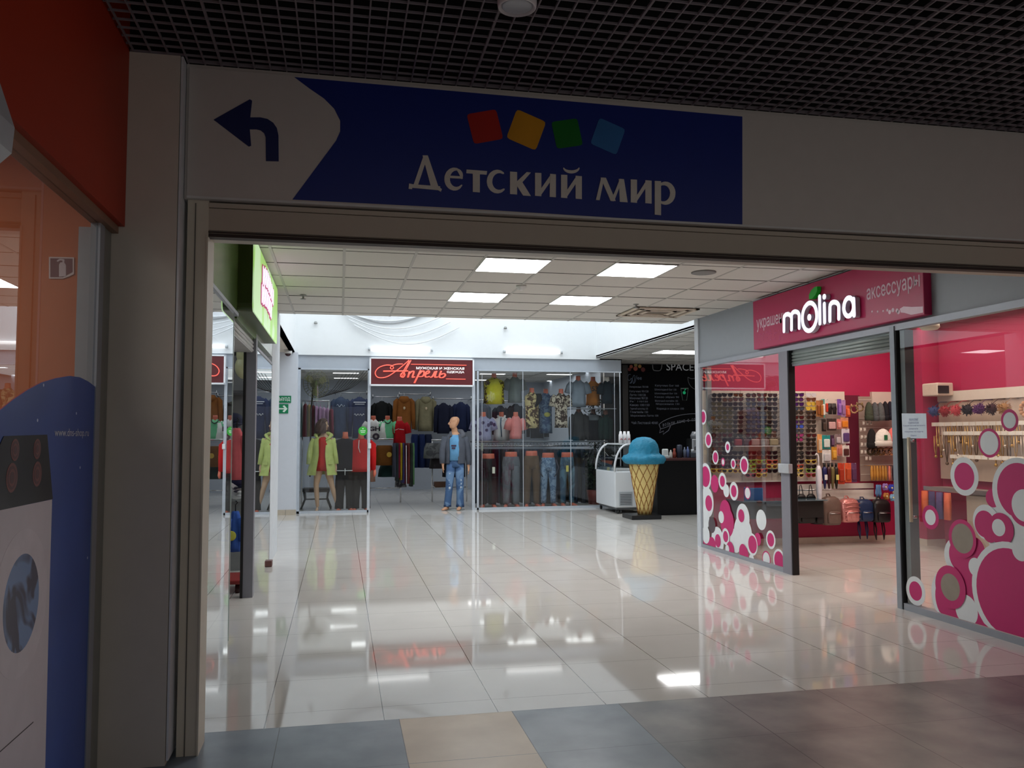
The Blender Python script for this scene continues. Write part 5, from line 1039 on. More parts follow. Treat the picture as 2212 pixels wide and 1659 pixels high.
part('body', MB().box(-.13, .25, -.1, .2, 0, .36, 0, .02), CHROME, t); part('tank', MB().ell([(-.02, 0, .36, .09, .08), (-.02, 0, .42, .10, .09), (-.02, 0, .5, .06, .05)]), mat((110, 112, 116), .2), t); part('spout', MB().tube([(-.05, -.1, .22), (-.05, -.16, .2), (-.05, -.16, .14)], .014, 8), CHROME, t)
part('drip_tray', MB().box(-.12, .2, -.2, -.1, 0, .03), BLACK, t)
t = thing('syrup_caddy', 'low steel box with pale jars below the coffee machine', 'box', (onbar(1496), 14.95, CZ)); part('tray', MB().box(-.05, .06, -.05, .05, 0, .1, 0, .01), mat((90, 96, 104), .3, .5), t); part('jar', MB().tube([(0, 0, .1), (0, 0, .16)], .03, 10), mat((190, 195, 200), .3), t)
# ice cream freezer
t = thing('ice_cream_freezer', 'white ice cream display freezer with curved glass front', 'freezer', (0, 0, 0))
fx, fx1, fy0, fy1 = 5.10, 5.72, 15.12, 16.32
WF = mat((222, 226, 230), .4, var=.01)
part('cabinet', MB().box(fx, fx1, fy0, fy1, .12, .80, 0, .02), WF, t); part('base_plinth', MB().box(fx+.05, fx1-.03, fy0+.05, fy1-.05, .08, .12), mat((90, 92, 96), .5), t)
part('top_shelf', MB().box(fx+.26, fx1, fy0, fy1, 1.30, 1.325, 0, .006), WF, t)
arcp = [(fx+.27*(1-math.cos(k/8*PI/2)), .80+.51*math.sin(k/8*PI/2)) for k in range(9)]
b = MB(); b.loft([[(x, yy, z) for x, z in arcp]+[(x+.008, yy, z-.006) for x, z in reversed(arcp)] for yy in (fy0+.02, fy1-.02)], smooth=False); part('curved_glass', b, GLASS, t)
for yy in (fy0+.015, fy1-.015):
    part('end_frame', MB().tube([(x, yy, z) for x, z in arcp], .02, 6), WF, t)
part('rear_panel', MB().box(fx1-.03, fx1, fy0, fy1, .8, 1.30), mat((190, 196, 200), .4), t)
for k in range(3): part('tub_row', MB().box(fx+.05, fx1-.05, fy0+.08+k*.38, fy0+.40+k*.38, .74, .86, 0, .02), mat([(210, 214, 216), (150, 156, 160), (96, 104, 110)][k], .25, .5), t)
part('inner_shelf', MB().box(fx+.14, fx1-.04, fy0+.04, fy1-.04, 1.03, 1.04), mat((170, 178, 182), .2, .5), t)
part('vent_grille', MB().box(fx+.08, fx+.34, fy0-.012, fy0, .15, .42, 0, .004), mat((176, 182, 188), .4), t)
b = MB()
for k in range(7): b.box(fx+.10, fx+.32, fy0-.016, fy0-.012, .18+k*.03, .19+k*.03)
part('vent_slat', b, mat((70, 74, 80), .5), t)
for x in (fx+.08, fx1-.08):
    for yy in (fy0+.08, fy1-.08): part('caster', MB().tube([(x-.015, yy, .042), (x+.015, yy, .042)], .042, 12), BLACK, t)
for i, (dx, dy) in enumerate([(-.055, 0), (.0, .02), (.055, -.01)]):
    a = ony(1348, 958, 15.3)
    t = single('paper_cup_stack', MB().ell([(0, 0, 0, .040, .040), (0, 0, .17, .038, .038), (0, 0, .18, .030, .030), (0, 0, .235, .022, .022)], n=14).tube([(-.02, -.042, .07), (0, -.044, .10), (.02, -.042, .07)], .006, 5, 1), [mat((226, 226, 228), .5), mat((180, 40, 50), .5)], ['left of three white paper cup stacks on the freezer', 'middle of three white paper cup stacks on the freezer', 'right of three white paper cup stacks on the freezer'][i], 'cups', (a.x-.085+i*.085, 15.25+.02*i, 1.326), group='paper cup stacks on the freezer')
# giant ice cream cone
t = thing('ice_cream_cone_figure', 'giant ice cream cone figure with blue scoop and waffle cone', 'cone figure', (ony(1391, 1000, 14.28).x, 14.28, 0))
part('plinth', MB().box(-.33, .22, -.26, .26, 0, .075, 0, .006), mat((20, 20, 22), .3), t)
cone = MB(); zs = [.075+.93*k/10 for k in range(11)]; R0, R1 = .115, .272
cone.loft([[((R0+(R1-R0)*(z-.075)/.93)*math.cos(2*PI*k/32), (R0+(R1-R0)*(z-.075)/.93)*math.sin(2*PI*k/32), z) for k in range(32)] for z in zs])
part('waffle_cone', cone, mat((226, 200, 128), .5, var=.04), t)
b = MB()
for s_ in (-1, 1):
    for k in range(11):
        P_ = []
        for j in range(15): f_ = j/14; z = .075+.93*f_; r_ = R0+(R1-R0)*f_+.002; an = 2*PI*k/11+s_*f_*1.9; P_.append((r_*math.cos(an), r_*math.sin(an), z))
        b.tube(P_, .0065, 5)
part('waffle_line', b, mat((150, 96, 34), .6), t, 'brown waffle lines')
b = MB(); n = 40; R_ = []
for r_, z in [(.10, .985), (.27, .97), (.345, .985), (.385, 1.03), (.39, 1.075), (.36, 1.115), (.30, 1.14), (.268, 1.17), (.268, 1.24), (.245, 1.32), (.20, 1.39), (.12, 1.44), (.03, 1.455)]:
    R_.append([((r_+.007*math.sin(k*2.3+z*60)+random.uniform(-.005, .005))*math.cos(2*PI*k/n), (r_+.007*math.sin(k*2.3+z*60)+random.uniform(-.005, .005))*math.sin(2*PI*k/n), z+(.012*math.sin(k*1.1) if .98 < z < 1.12 else 0)) for k in range(n)])
b.loft(R_); part('scoop', b, mat((24, 126, 160), .6, var=.12, scale=18, bump=.8), t, 'bright blue scoop')
# ================================================================ ACCESSORY SHOP MERCHANDISE
YB = 10.44; PWL = Plane('y', YB, 0)
def wp(x, y): return PWL.px(x, y)
a, c = wp(1521, 1042), wp(1824, 846)
t = thing('display_board', 'long cream sunglasses display board on the red shop wall', 'display board')
part('panel', MB().box(a.x, c.x, YB, 10.488, a.z, c.z), BEIGE, t)
b = MB()
for x in (1600, 1664, 1740): p = wp(x, 900); b.box(p.x, p.x+.006, YB-.003, YB, a.z, c.z)
part('seam', b, mat((170, 158, 148), .6), t); part('bottom_ledge', MB().box(a.x, wp(1765, 1000).x, YB-.02, YB, a.z-.005, a.z+.015), mat((240, 236, 230), .5), t)
t = thing('display_board', 'cream header board above the grey and black beanies', 'display board'); a2, c2 = wp(1884, 872), wp(1962, 847); part('panel', MB().box(a2.x, min(c2.x-.05, 7.70), YB, 10.488, a2.z, c2.z), BEIGE, t)
t = thing('display_board', 'grey grooved display board behind caps and hair bands', 'display board'); a2, c2 = wp(1861, 1040), wp(1962, 857); part('panel', MB().box(a2.x, min(c2.x-.05, 7.70), YB+.02, 10.488, a2.z, c2.z), mat((168, 150, 140), .6), t)
b = MB()
for k in range(9): z = a2.z+.09+k*.13; b.box(a2.x, c2.x-.05, YB+.015, YB+.02, z, z+.012)
part('groove', b, mat((200, 190, 182), .4), t)
struct('wall_shade_strip', MB().box(wp(1824, 900).x, wp(1861, 900).x, 10.47, 10.488, .85, 2.04), RED_SHADED)  # flat strip in deeper red: wall shade put into the colour
# sunglasses
def glasses_mb(style):
    b = MB(); P = Plane('y', 0, 0); hw = .068
    for s_ in (-1, 1):
        c_ = s_*.035
        if style == 0: q = [(c_+.030*math.cos(2*PI*k/12), .026*math.sin(2*PI*k/12)) for k in range(12)]
        elif style == 1: q = [(c_-.029, .018), (c_+.029, .020), (c_+.030, -.004), (c_+.016, -.024), (c_-.014, -.024), (c_-.028, -.004)]
        else: q = [(c_+s_*x, z) for x, z in [(-.028, .014), (.0, .022), (.034, .024), (.030, -.006), (.012, -.022), (-.014, -.022), (-.028, -.006)]]
        b.prism([Vector((u, 0, v)) for u, v in q], P, 0, .004, 0)
        n = len(q); q3_ = [(u, -.002, v) for u, v in q]; b.tube(q3_+[q3_[0]], .0042, 5, 1)
        b.tube([(s_*.064, 0, .014), (s_*.066, .03, .012), (s_*.062, .10, .0)], .003, 4, 1)
    b.tube([(-.012, -.003, .008), (0, -.005, .011), (.012, -.003, .008)], .004, 5, 1); b.tube([(-.062, -.002, .018), (.062, -.002, .018)], .0035, 5, 1)
    return b
mc = {}
def glasses(style, lens, frame):
    k = (style, lens, frame)
    if k not in mc: mc[k] = glasses_mb(style).mesh('sunglasses', [mat(lens, .08, var=.02, coat=.5), mat(frame, .3, var=.02)])
    return mc[k]
def glname(c_):
    return {(30, 18, 18): 'dark brown', (18, 18, 22): 'black', (70, 62, 20): 'olive', (52, 64, 84): 'blue grey', (74, 30, 30): 'maroon', (90, 50, 24): 'amber', (60, 30, 90): 'violet', (20, 90, 60): 'green', (150, 30, 30): 'red', (60, 90, 190): 'mirrored blue', (150, 50, 110): 'mirrored pink', (200, 170, 60): 'yellow', (200, 200, 205): 'clear'}[c_]
DB, BK, OL, BG, MR, AM, VI, GN, RD, MBl, MP, YE, CL = (30, 18, 18), (18, 18, 22), (70, 62, 20), (52, 64, 84), (74, 30, 30), (90, 50, 24), (60, 30, 90), (20, 90, 60), (150, 30, 30), (60, 90, 190), (150, 50, 110), (200, 170, 60), (200, 200, 205)
cols = [1548, 1571, 1594, 1622, 1645, 1668, 1697, 1725, 1752]; rows_ = [853.5+9.62*k for k in range(19)]
for ci, px in enumerate(cols):
    for ri, py in enumerate(rows_):
        if ri in (12,) and ci in (2, 3, 4, 5): continue
        if ri == 18 and ci in (0, 1, 2, 5): continue
        L_ = [[OL, OL, DB, BG, BG, DB, MR, MP, DB], ][0][ci] if 3 <= ri < 9 else random.choice([DB, BK, MR, DB, AM])
        if ci == 0 and ri < 9: L_ = DB if ri < 2 else OL
        if ci == 3 and 1 <= ri < 9: L_ = BG
        if ci == 4 and 2 <= ri < 9: L_ = random.choice([BG, BK])
        if ci == 7: L_ = [VI, VI, VI, BG, BK, MR, VI, MBl, BG, MP, MP, BK][ri] if ri < 12 else BK
        if ci == 6: L_ = [BK, BK, DB, BK, BK, VI, VI, MR, MP, MR, DB, DB][ri] if ri < 12 else DB
        if ci == 8 and ri < 4: L_ = [CL, AM, YE, YE][ri]
        fr = (30, 22, 22) if ri < 15 or (ri*5+ci*3) % 4 == 0 else [(220, 80, 50), (226, 196, 70), (230, 210, 120), (150, 190, 60), (190, 60, 90)][(ri+ci*2) % 5]
        if ri in (15, 16) and ci == 3: fr = (130, 190, 60)
        if ri >= 15 and ci < 2: fr = (226, 200, 60) if ri == 17 else (60, 40, 50)
        if ri < 14 and ci == 8 and ri < 4: fr = L_
        p = wp(px, py); ydeep = YB-.10
        p = ony(px+random.uniform(-.7, .7), py+random.uniform(-.5, .5), ydeep)
        st = [0, 1, 2][(ri*7+ci*5) % 3] if ri < 14 else 2
        o = link('sunglasses', glasses(st, L_, fr), None, (p.x, ydeep, p.z), random.uniform(-.12, .12)); o.scale = (1.1, 1, 1.06)
        fnm = ' with bright rims' if ri >= 15 and sum(fr) > 200 else ''
        tag(o, '%s sunglasses%s, %s row from top, %s column from left' % (glname(L_), fnm, ORD[ri], ORD[ci]), 'sunglasses', 'sunglasses on the cream display board')
# clear mini-hooks lines under the sunglasses
b = MB()
for k in range(8):
    for r_ in range(2): p = wp(1575+k*24, 1018+r_*10); b.tube([(p.x, YB, p.z), (p.x, YB-.05, p.z-.005), (p.x+.004, YB-.055, p.z+.012)], .002, 4)
single('empty_hooks', b, CHROME, 'rows of empty metal hooks at the bottom of the cream board', 'hooks')
t = thing('eyeglass_case_shelf', 'shelf of soft grey and red spectacle cases amid the sunglasses', 'shelf'); p0, p1 = ony(1586, 963, YB-.14), ony(1682, 963, YB-.14)
part('board', MB().box(p0.x, p1.x, YB-.18, YB, p0.z-.01, p0.z), mat((200, 200, 205), .2), t)
for i, (x0, x1, c_) in enumerate([(1586, 1602, (120, 26, 44)), (1603, 1620, (60, 22, 36)), (1622, 1640, (128, 120, 120)), (1641, 1660, (118, 110, 108)), (1661, 1680, (150, 138, 112))]):
    p0_, p1_ = ony(x0, 962, YB-.15), ony(x1, 947, YB-.15); single('spectacle_case', MB().box(0, p1_.x-p0_.x, -.03, .03, 0, p1_.z-p0_.z, 0, .02), mat(c_, .6), ['red spectacle case, leftmost on the shelf among sunglasses', 'dark plum spectacle case beside the red one', 'grey spectacle case, middle of the shelf among sunglasses', 'taupe spectacle case right of the grey one', 'sand coloured spectacle case next to the dark post'][i], 'spectacle case', (p0_.x, YB-.15, p0.z), group='spectacle cases on the shelf')
# cards and packs right of the sunglasses
def pack(px0, px1, py0, py1, c_, label, cat='hanging pack', name='blister_pack', y=YB-.12, c2=None, shape='card', grp='packs hanging beside the sunglasses'):
    a, c = ony(px0, py1, y), ony(px1, py0, y); w_, h = c.x-a.x, c.z-a.z; t = thing(name, label, cat, ((a.x+c.x)/2, y, a.z), random.uniform(-.1, .1), group=grp)
    part('card', MB().box(-w_/2, w_/2, -.004, .004, 0, h, 0, .003), mat(c_, .4, var=.1, scale=30), t)
    if c2: part('contents', MB().box(-w_*.36, w_*.36, -.03, -.004, h*.12, h*.72, 0, .012), mat(c2, .3, var=.15, scale=25), t)
    part('hook', MB().tube([(0, .1, h*.95), (0, -.04, h*.95), (0, -.045, h*1.0)], .003, 5), CHROME, t)
    return t
for i, (x0, x1, y0_, y1_, c_, c2, lb) in enumerate([(1763, 1771, 865, 900, (176, 120, 70), (140, 80, 40), 'brown narrow comb pack at the top left of the packs'), (1771, 1778, 864, 902, (150, 96, 50), (170, 110, 50), 'tan narrow comb pack beside the brown one'), (1775, 1781, 862, 902, (80, 170, 160), (220, 220, 214), 'teal and white brush pack in the top row'), (1782, 1788, 862, 894, (220, 214, 206), (200, 60, 40), 'white pack with red stripe in the top row'),
        (1809, 1817, 862, 897, (120, 80, 170), (150, 110, 190), 'purple slipper pack in the top row'), (1817, 1826, 864, 900, (180, 140, 190), (150, 110, 160), 'lilac pack right of the purple one'), (1827, 1836, 876, 900, (226, 100, 60), (230, 110, 70), 'orange pack at the right end of the top row'),
        (1775, 1784, 905, 932, (40, 34, 32), (70, 56, 50), 'black narrow box pack in the second row'), (1786, 1806, 904, 930, (60, 46, 44), (200, 160, 160), 'dark frame pack with pink card, second row'), (1808, 1816, 905, 927, (216, 130, 124), (220, 150, 140), 'coral pack in the second row'), (1816, 1832, 902, 926, (206, 140, 110), (220, 130, 40), 'orange bead pack in the second row'),
        (1766, 1775, 938, 978, (226, 160, 96), (216, 190, 160), 'orange tall pack left of the teal brushes'), (1776, 1793, 940, 970, (30, 140, 140), (210, 220, 216), 'teal brush set pack in the third row'), (1794, 1802, 940, 965, (70, 40, 66), (110, 80, 110), 'plum narrow pack right of the teal brushes'), (1804, 1816, 938, 960, (140, 120, 124), (190, 180, 184), 'grey clip pack in the third row'), (1818, 1835, 926, 958, (222, 214, 226), (90, 66, 120), 'white printed pack with purple panel, right edge'),
        (1797, 1807, 965, 993, (210, 150, 50), (226, 170, 70), 'mustard pack in the fourth row'), (1808, 1819, 960, 985, (216, 150, 140), (190, 110, 100), 'pink pack in the fourth row'), (1820, 1834, 962, 987, (232, 226, 220), (80, 40, 40), 'white framed pack with dark window'),
        (1776, 1795, 972, 1000, (222, 220, 218), (200, 200, 204), 'white pack with upright brushes above the umbrellas')]): pack(x0, x1, y0_, y1_, c_, lb, c2=c2)
t = thing('flip_flops', 'pair of black flip flops hanging in the top row of packs', 'slippers', ony(1798, 895, YB-.14))
for s_ in (-1, 1): part('sole', MB().ell([(s_*.032, 0, 0, .028, .012), (s_*.034, 0, .08, .034, .012), (s_*.03, 0, .15, .028, .012)], n=12), mat((30, 24, 26), .5), t); part('strap', MB().tube([(s_*.034-.028, -.005, .07), (s_*.034, -.03, .12), (s_*.034+.028, -.005, .07)], .006, 5), mat((60, 50, 52), .4), t)
for i, (px, c_, lb) in enumerate([(1817, (200, 66, 40), 'red knitted pack bundle beside the umbrellas'), (1832, (226, 96, 56), 'orange knitted pack bundle, middle of three'), (1844, (110, 70, 110), 'purple knitted pack bundle at right of three')]): pack(px-6, px+6, 1000, 1046 if i == 0 else 1042, c_, lb, c2=tuple(int(v*.85) for v in c_), y=YB-.2)
# cat ear headbands
for i, (px, py, c_, lb) in enumerate([(1845, 884, (190, 150, 110), 'leopard cat-ear headband, lower left of the pair'), (1857, 880, (140, 120, 84), 'olive cat-ear headband, right of the pair')]):
    p = ony(px, py, YB-.15); t = thing('cat_ear_headband', lb, 'headband', (p.x, YB-.15, p.z), group='cat ear headbands'); part('band', MB().tube([(.055*math.cos(a_), 0, .05*math.sin(a_)) for a_ in [2*PI*k/16 for k in range(17)]], .012, 7), mat(c_, .8, pat=('blot', (90, 60, 40), 40.0)), t)
    for s_ in (-1, 1): part('ear', MB().ell([(s_*.035, 0, .04, .022, .012), (s_*.042, 0, .075, .004, .004)], n=10), mat(c_, .8), t)
# beanies
def beanie(px0, px1, py0, py1, c_, label, y=YB-.2, brim=True, logo=False, grp='beanies hanging on the right display board', wide=1.0):
    a, c = ony(px0, py1, y), ony(px1, py0, y); w_, h = (c.x-a.x)/2, c.z-a.z; t = thing('beanie', label, 'beanie', ((a.x+c.x)/2, y, a.z), random.uniform(-.2, .2), group=grp)
    part('crown', MB().ell([(0, 0, 0, w_*.98, .05), (0, 0, h*.35, w_*1.0, .055), (0, 0, h*.7, w_*.8, .05), (0, 0, h*.92, w_*.45, .03), (0, 0, h, w_*.12, .012)], n=18, fold=.03, nf=8), mat(c_, .9, bump=.5, scale=40), t)
    if brim: part('brim', MB().ell([(0, 0, -.01, w_*1.05, .055), (0, 0, h*.2, w_*1.08, .062), (0, 0, h*.24, w_*1.0, .055)], n=18), mat(tuple(int(v*.95) for v in c_), .9), t)
    if logo: part('patch', MB().box(-.012, .032, -.064, -.056, h*.32, h*.62), mat((20, 96, 60), .5), t, 'small green patch')
    return t
beanie(1870, 1884, 868, 907, (66, 74, 60), 'grey green beanie, first in the top row'); beanie(1884, 1896, 869, 908, (84, 88, 92), 'mid grey beanie, second in the top row'); beanie(1895, 1909, 869, 907, (92, 96, 98), 'lighter grey beanie, third in the top row')
beanie(1907, 1918, 867, 907, (24, 24, 34), 'black beanie, fourth in the top row'); beanie(1917, 1929, 867, 906, (22, 20, 40), 'dark navy beanie, fifth in the top row'); beanie(1928, 1940, 868, 904, (26, 24, 44), 'dark beanie at the right end of the top row')
beanie(1874, 1892, 926, 966, (22, 20, 22), 'black beanie left of the white one, second row', y=YB-.22); beanie(1891, 1924, 926, 962, (236, 232, 224), 'white beanie with small green patch', y=YB-.28, logo=True); beanie(1918, 1938, 924, 962, (236, 120, 116), 'salmon pink beanie right of the white one', y=YB-.24); beanie(1930, 1945, 925, 948, (150, 110, 180), 'lilac beanie at the edge behind the post', y=YB-.2)
# hair bands, strips, scrunchies
def band_loop(px, py, r, c_, label, name='hair_band', cat='hair band', pat=None, y=YB-.16, tw=.016, grp='hair bands on the right display board'):
    p = ony(px, py, y); return single(name, MB().tube([(r*math.cos(a_)*(1+.1*math.sin(3*a_)), .01*math.sin(2*a_), r*.8*math.sin(a_)) for a_ in [2*PI*k/18 for k in range(19)]], tw, 7), mat(c_, .8, pat=pat), label, cat, (p.x, y, p.z), group=grp)
for i, (px, c_, lb) in enumerate([(1882, (70, 58, 36), 'olive striped hair band under the black beanie'), (1892, (96, 72, 40), 'brown striped hair band, second under the beanies'), (1903, (140, 100, 60), 'leopard hair band, middle under the beanies'), (1915, (196, 150, 120), 'pale leopard hair band under the white beanie'), (1928, (206, 150, 110), 'peach leopard hair band near the post'), (1939, (220, 160, 130), 'cream hair band at the post edge')]): band_loop(px, 975, .055, c_, lb, pat=('blot', (60, 40, 30), 35.0))
for i, (px, c_, lb) in enumerate([(1884, (196, 140, 60), 'golden hair strip, first of the row'), (1890, (186, 130, 50), 'golden hair strip, second of the row'), (1896, (200, 146, 66), 'golden hair strip, third of the row'), (1902, (180, 124, 50), 'golden hair strip, fourth of the row'), (1908, (196, 140, 64), 'golden hair strip, fifth of the row'), (1914, (186, 134, 56), 'golden hair strip, last of the row'), (1922, (232, 128, 110), 'coral hair strip right of the golden ones'), (1931, (40, 26, 50), 'dark violet hair strip near the post'), (1939, (30, 24, 40), 'black hair strip beside the post')]):
    p = ony(px, 1038, YB-.18); single('hair_strip', MB().ell([(0, 0, 0, .015, .012), (0, 0, .08, .022, .018), (0, 0, .15, .02, .015), (0, 0, .20, .012, .01)], n=8, fold=.1, nf=3).tube([(0, 0, .2), (0, .17, .2)], .003, 4), mat(c_, .6, var=.2, scale=60), lb, 'hair strip', (p.x, YB-.18, p.z), group='hair strips on the right display board')
for i, (px, py, c_, lb) in enumerate([(1912, 1052, (150, 120, 190), 'lilac fabric flower in the lower bunch'), (1925, 1054, (50, 70, 190), 'royal blue fabric flower in the lower bunch'), (1934, 1062, (200, 180, 150), 'cream fabric flower at right of the bunch'), (1928, 1075, (130, 180, 220), 'light blue fabric flower hanging lowest'), (1914, 1072, (180, 120, 60), 'brown fabric flower below the lilac one'), (1940, 1050, (60, 60, 150), 'dark blue fabric flower by the post')]):
    p = ony(px, py, YB-.2); b = MB()
    for k in range(6): a_ = k*PI/3; b.ball((.028*math.cos(a_), -.01*(k % 2), .028*math.sin(a_)), (.026, .018, .026), n=8, m=5)
    b.ball((0, -.02, 0), .014, 1, n=8, m=5); b.tube([(0, 0, .0), (0, .17, .03)], .003, 4)
    single('fabric_flower', b, [mat(c_, .8), mat((230, 220, 160), .7)], lb, 'hair flower', (p.x, YB-.2, p.z), group='fabric flowers')
t = thing('glove_pair', 'light blue striped gloves hanging left of the flowers', 'gloves', ony(1898, 1074, YB-.16))
for s_ in (-1, 1): part('glove', MB().ell([(s_*.02, 0, 0, .012, .01), (s_*.024, 0, .05, .028, .014), (s_*.02, 0, .13, .022, .012), (s_*.015, 0, .17, .024, .014)], n=10), mat((130, 180, 220), .8, pat=('wave', (50, 80, 150), 20.0)), t)
# price label rails with clips (white)
def num(n):
    T = ['', '', 'twenty', 'thirty', 'forty', 'fifty']
    if n <= 20: return ORD[n-1]
    return T[n//10]+'-'+ORD[n % 10-1] if n % 10 else {30: 'thirtieth', 40: 'fortieth', 50: 'fiftieth'}[n]
k = 0
for (px, py, n_l) in [(1866, 914, 3), (1860, 928, 2), (1862, 944, 3), (1862, 960, 3), (1862, 976, 3), (1872, 990, 2)]:
    for j in range(n_l):
        p = ony(px+j*8, py, YB-.14); k += 1
        single('hair_clip_card', MB().box(-.018, .018, -.003, .003, -.025, .025, 0, .003).ball((0, -.008, -.005), (.012, .008, .014), n=8, m=5), mat((216, 206, 196), .5), 'small white card with hair clip left of the beanies, %s counted downwards' % ORD[k-1], 'hair clip', (p.x, YB-.14, p.z), group='hair clip cards')
# shelf and lower board, bags
t = thing('display_ledge', 'white low panel with rail above the backpacks', 'ledge'); a, c = wp(1700, 1076), wp(1885, 1042)
part('panel', MB().box(a.x, c.x, YB-.02, 10.488, a.z, c.z-.01), mat((232, 226, 220), .5), t); part('rail', MB().tube([(a.x, YB-.12, wp(1800, 1056).z), (c.x, YB-.12, wp(1800, 1056).z)], .01, 8), CHROME, t); part('ledge_board', MB().box(a.x-.5, c.x, YB-.16, YB, a.z-.025, a.z), mat((210, 204, 200), .4), t)
RZ = wp(1800, 1056).z
t = thing('glass_table', 'low glass shelf with tote bags behind the left pane', 'table'); a3, c3 = ony(1585, 1082, 10.2), ony(1765, 1082, 10.2); part('glass_top', MB().box(a3.x, c3.x, 9.95, 10.42, a3.z, a3.z+.012), mat((90, 110, 120), .1), t)
part('cabinet', MB().box(a3.x, c3.x, 10.05, 10.42, .40, a3.z), mat((26, 26, 28), .5), t)
single('blue_folder', MB().box(-.10, .10, -.02, .02, 0, .16, 0, .004).box(-.16, -.11, -.03, .01, 0, .17, 0, .004), mat((40, 90, 150), .4), 'blue upright folders on the glass shelf behind the stickers', 'folder', (ony(1632, 1080, 10.1).x, 10.1, a3.z+.012))
def backpack(px0, px1, py0, py1, c_, label, y=YB-.22, pat=None, shiny=.35, straps=False, quilt=False, metal=0.0):
    a, c = ony(px0, py1, y), ony(px1, py0, y); w_, h = (c.x-a.x)/2, c.z-a.z; t = thing('backpack', label, 'backpack', ((a.x+c.x)/2, y, a.z), random.uniform(-.06, .06), group='backpacks hanging under the rail')
    m = mat(c_, shiny, metal, var=.12, scale=14, bump=.9 if quilt else .3, pat=pat)
    def rbox(x, y_, z0, z1, d0, mb, rr_=.4):
        R = []
        for f_, s_ in ((0, .82), (.06, .96), (.5, 1), (.8, .96), (.93, .78), (1, .45)):
            z = z0+(z1-z0)*f_; R.append([(math.copysign(abs(math.cos(a_))**.5, math.cos(a_))*x*s_, y_+math.copysign(abs(math.sin(a_))**.5, math.sin(a_))*d0*s_, z) for a_ in [2*PI*k/20 for k in range(20)]])
        mb.loft(R)
    b = MB(); rbox(w_, 0, 0, h, .08, b); part('body', b, m, t)
    b = MB(); rbox(w_*.72, -.08, h*.06, h*.5, .03, b); part('front_pocket', b, m, t); part('zip', MB().tube([(-w_*.6, -.113, h*.42), (w_*.6, -.113, h*.42)], .005, 5), CHROME, t); part('carry_handle', MB().tube([(-.03, .03, h*.97), (-.02, .05, h*1.08), (.02, .05, h*1.08), (.03, .03, h*.97)], .009, 6), m, t)
    if straps:
        for s_ in (-1, 1): part('strap', MB().tube([(s_*w_*.5, .05, .05), (s_*w_*.62, .03, -.12), (s_*w_*.45, .02, -.24), (s_*w_*.35, .03, -.1), (s_*w_*.4, .06, .03)], (.008, .016), 6) if False else MB().tube([(s_*w_*.5, .05, .05), (s_*w_*.62, .03, -.12), (s_*w_*.45, .02, -.24), (s_*w_*.35, .03, -.1), (s_*w_*.4, .06, .03)], .01, 6), m, t)
    if quilt:
        b = MB()
        for k in range(5): b.tube([(-w_*.85, -.085, h*(.15+.16*k)), (0, -.092, h*(.20+.16*k)), (w_*.85, -.085, h*(.15+.16*k))], .007, 5)
        part('quilting', b, m, t)
    return t
backpack(1774, 1813, 1072, 1134, (112, 92, 84), 'taupe leather backpack, leftmost of four under the rail'); backpack(1814, 1852, 1076, 1128, (224, 150, 146), 'shiny rose gold quilted backpack', shiny=.25, quilt=True, metal=.5)
backpack(1850, 1882, 1078, 1126, (28, 50, 88), 'dark blue backpack with dangling straps', straps=True, y=YB-.2); backpack(1884, 1919, 1078, 1128, (24, 20, 24), 'black backpack at the right end of the rail', y=YB-.24, straps=True)
backpack(1718, 1758, 1082, 1130, (22, 22, 24), 'black bag beside the dark door post', y=YB-.2); backpack(1752, 1778, 1086, 1132, (30, 22, 26), 'slim black bag left of the taupe backpack', y=YB-.16)
for i, (px, lb) in enumerate([(1731, 'black tote handle bag standing on the glass shelf'), (1752, 'small dark tote right of the first on the shelf')]):
    p = ony(px, 1078, 10.25); t = thing('tote_bag', lb, 'bag', (p.x, 10.25, a3.z+.012)); part('body', MB().ell([(0, 0, 0, .07, .04), (0, 0, .03, .06, .035), (0, 0, .06, .03, .02)]), BLACK, t); part('handle', MB().tube([(-.03, 0, .04), (-.02, 0, .17), (.0, 0, .18), (.02, 0, .1), (.03, 0, .04)], .006, 6), BLACK, t)
# umbrellas
def umbrella(px, py0, py1, c_, label, handle='hook', y=YB-.26, w_=.035, tagc=None):
    a, c = ony(px, py1, y), ony(px, py0, y); h = c.z-a.z; t = thing('umbrella', label, 'umbrella', (a.x, y, a.z), 0, group='folded umbrellas')
    hh = .16 if handle == 'hook' else .05
    part('canopy', MB().ell([(0, 0, 0, .008, .008), (0, 0, .04, .014, .014), (0, 0, (h-hh)*.5, w_*.9, w_*.9), (0, 0, (h-hh)*.9, w_, w_), (0, 0, h-hh, w_*.5, w_*.5)], n=14, fold=.12, nf=5), mat(c_, .35, var=.08), t)
    if handle == 'hook': part('handle', MB().tube([(0, 0, h-hh-.02), (0, 0, h-.05), (-.01, 0, h-.01), (-.03, 0, h), (-.045, 0, h-.02)], .010, 8), mat((236, 232, 234), .3), t)
    else: part('handle', MB().tube([(0, 0, h-hh), (0, 0, h)], .016, 8), BLACK, t)
    if tagc: part('tag', MB().box(-.02, .02, -w_-.006, -w_-.002, h*.35, h*.55), mat(tagc, .6), t)
umbrella(1771, 980, 1112, (222, 218, 226), 'long white cane umbrella hanging in front of the packs', w_=.04)
for px, c_, lb, tg in [(1782, (30, 34, 90), 'navy folded umbrella with white tag', (226, 226, 226)), (1791, (60, 24, 34), 'wine folded umbrella between navy and gold', None), (1799, (110, 96, 60), 'golden folded umbrella hanging beside the dark one', None), (1807, (34, 26, 20), 'dark folded umbrella with yellow tag', (220, 206, 110))]: umbrella(px, 1000, 1056, c_, lb, 'knob', w_=.03, tagc=tg)
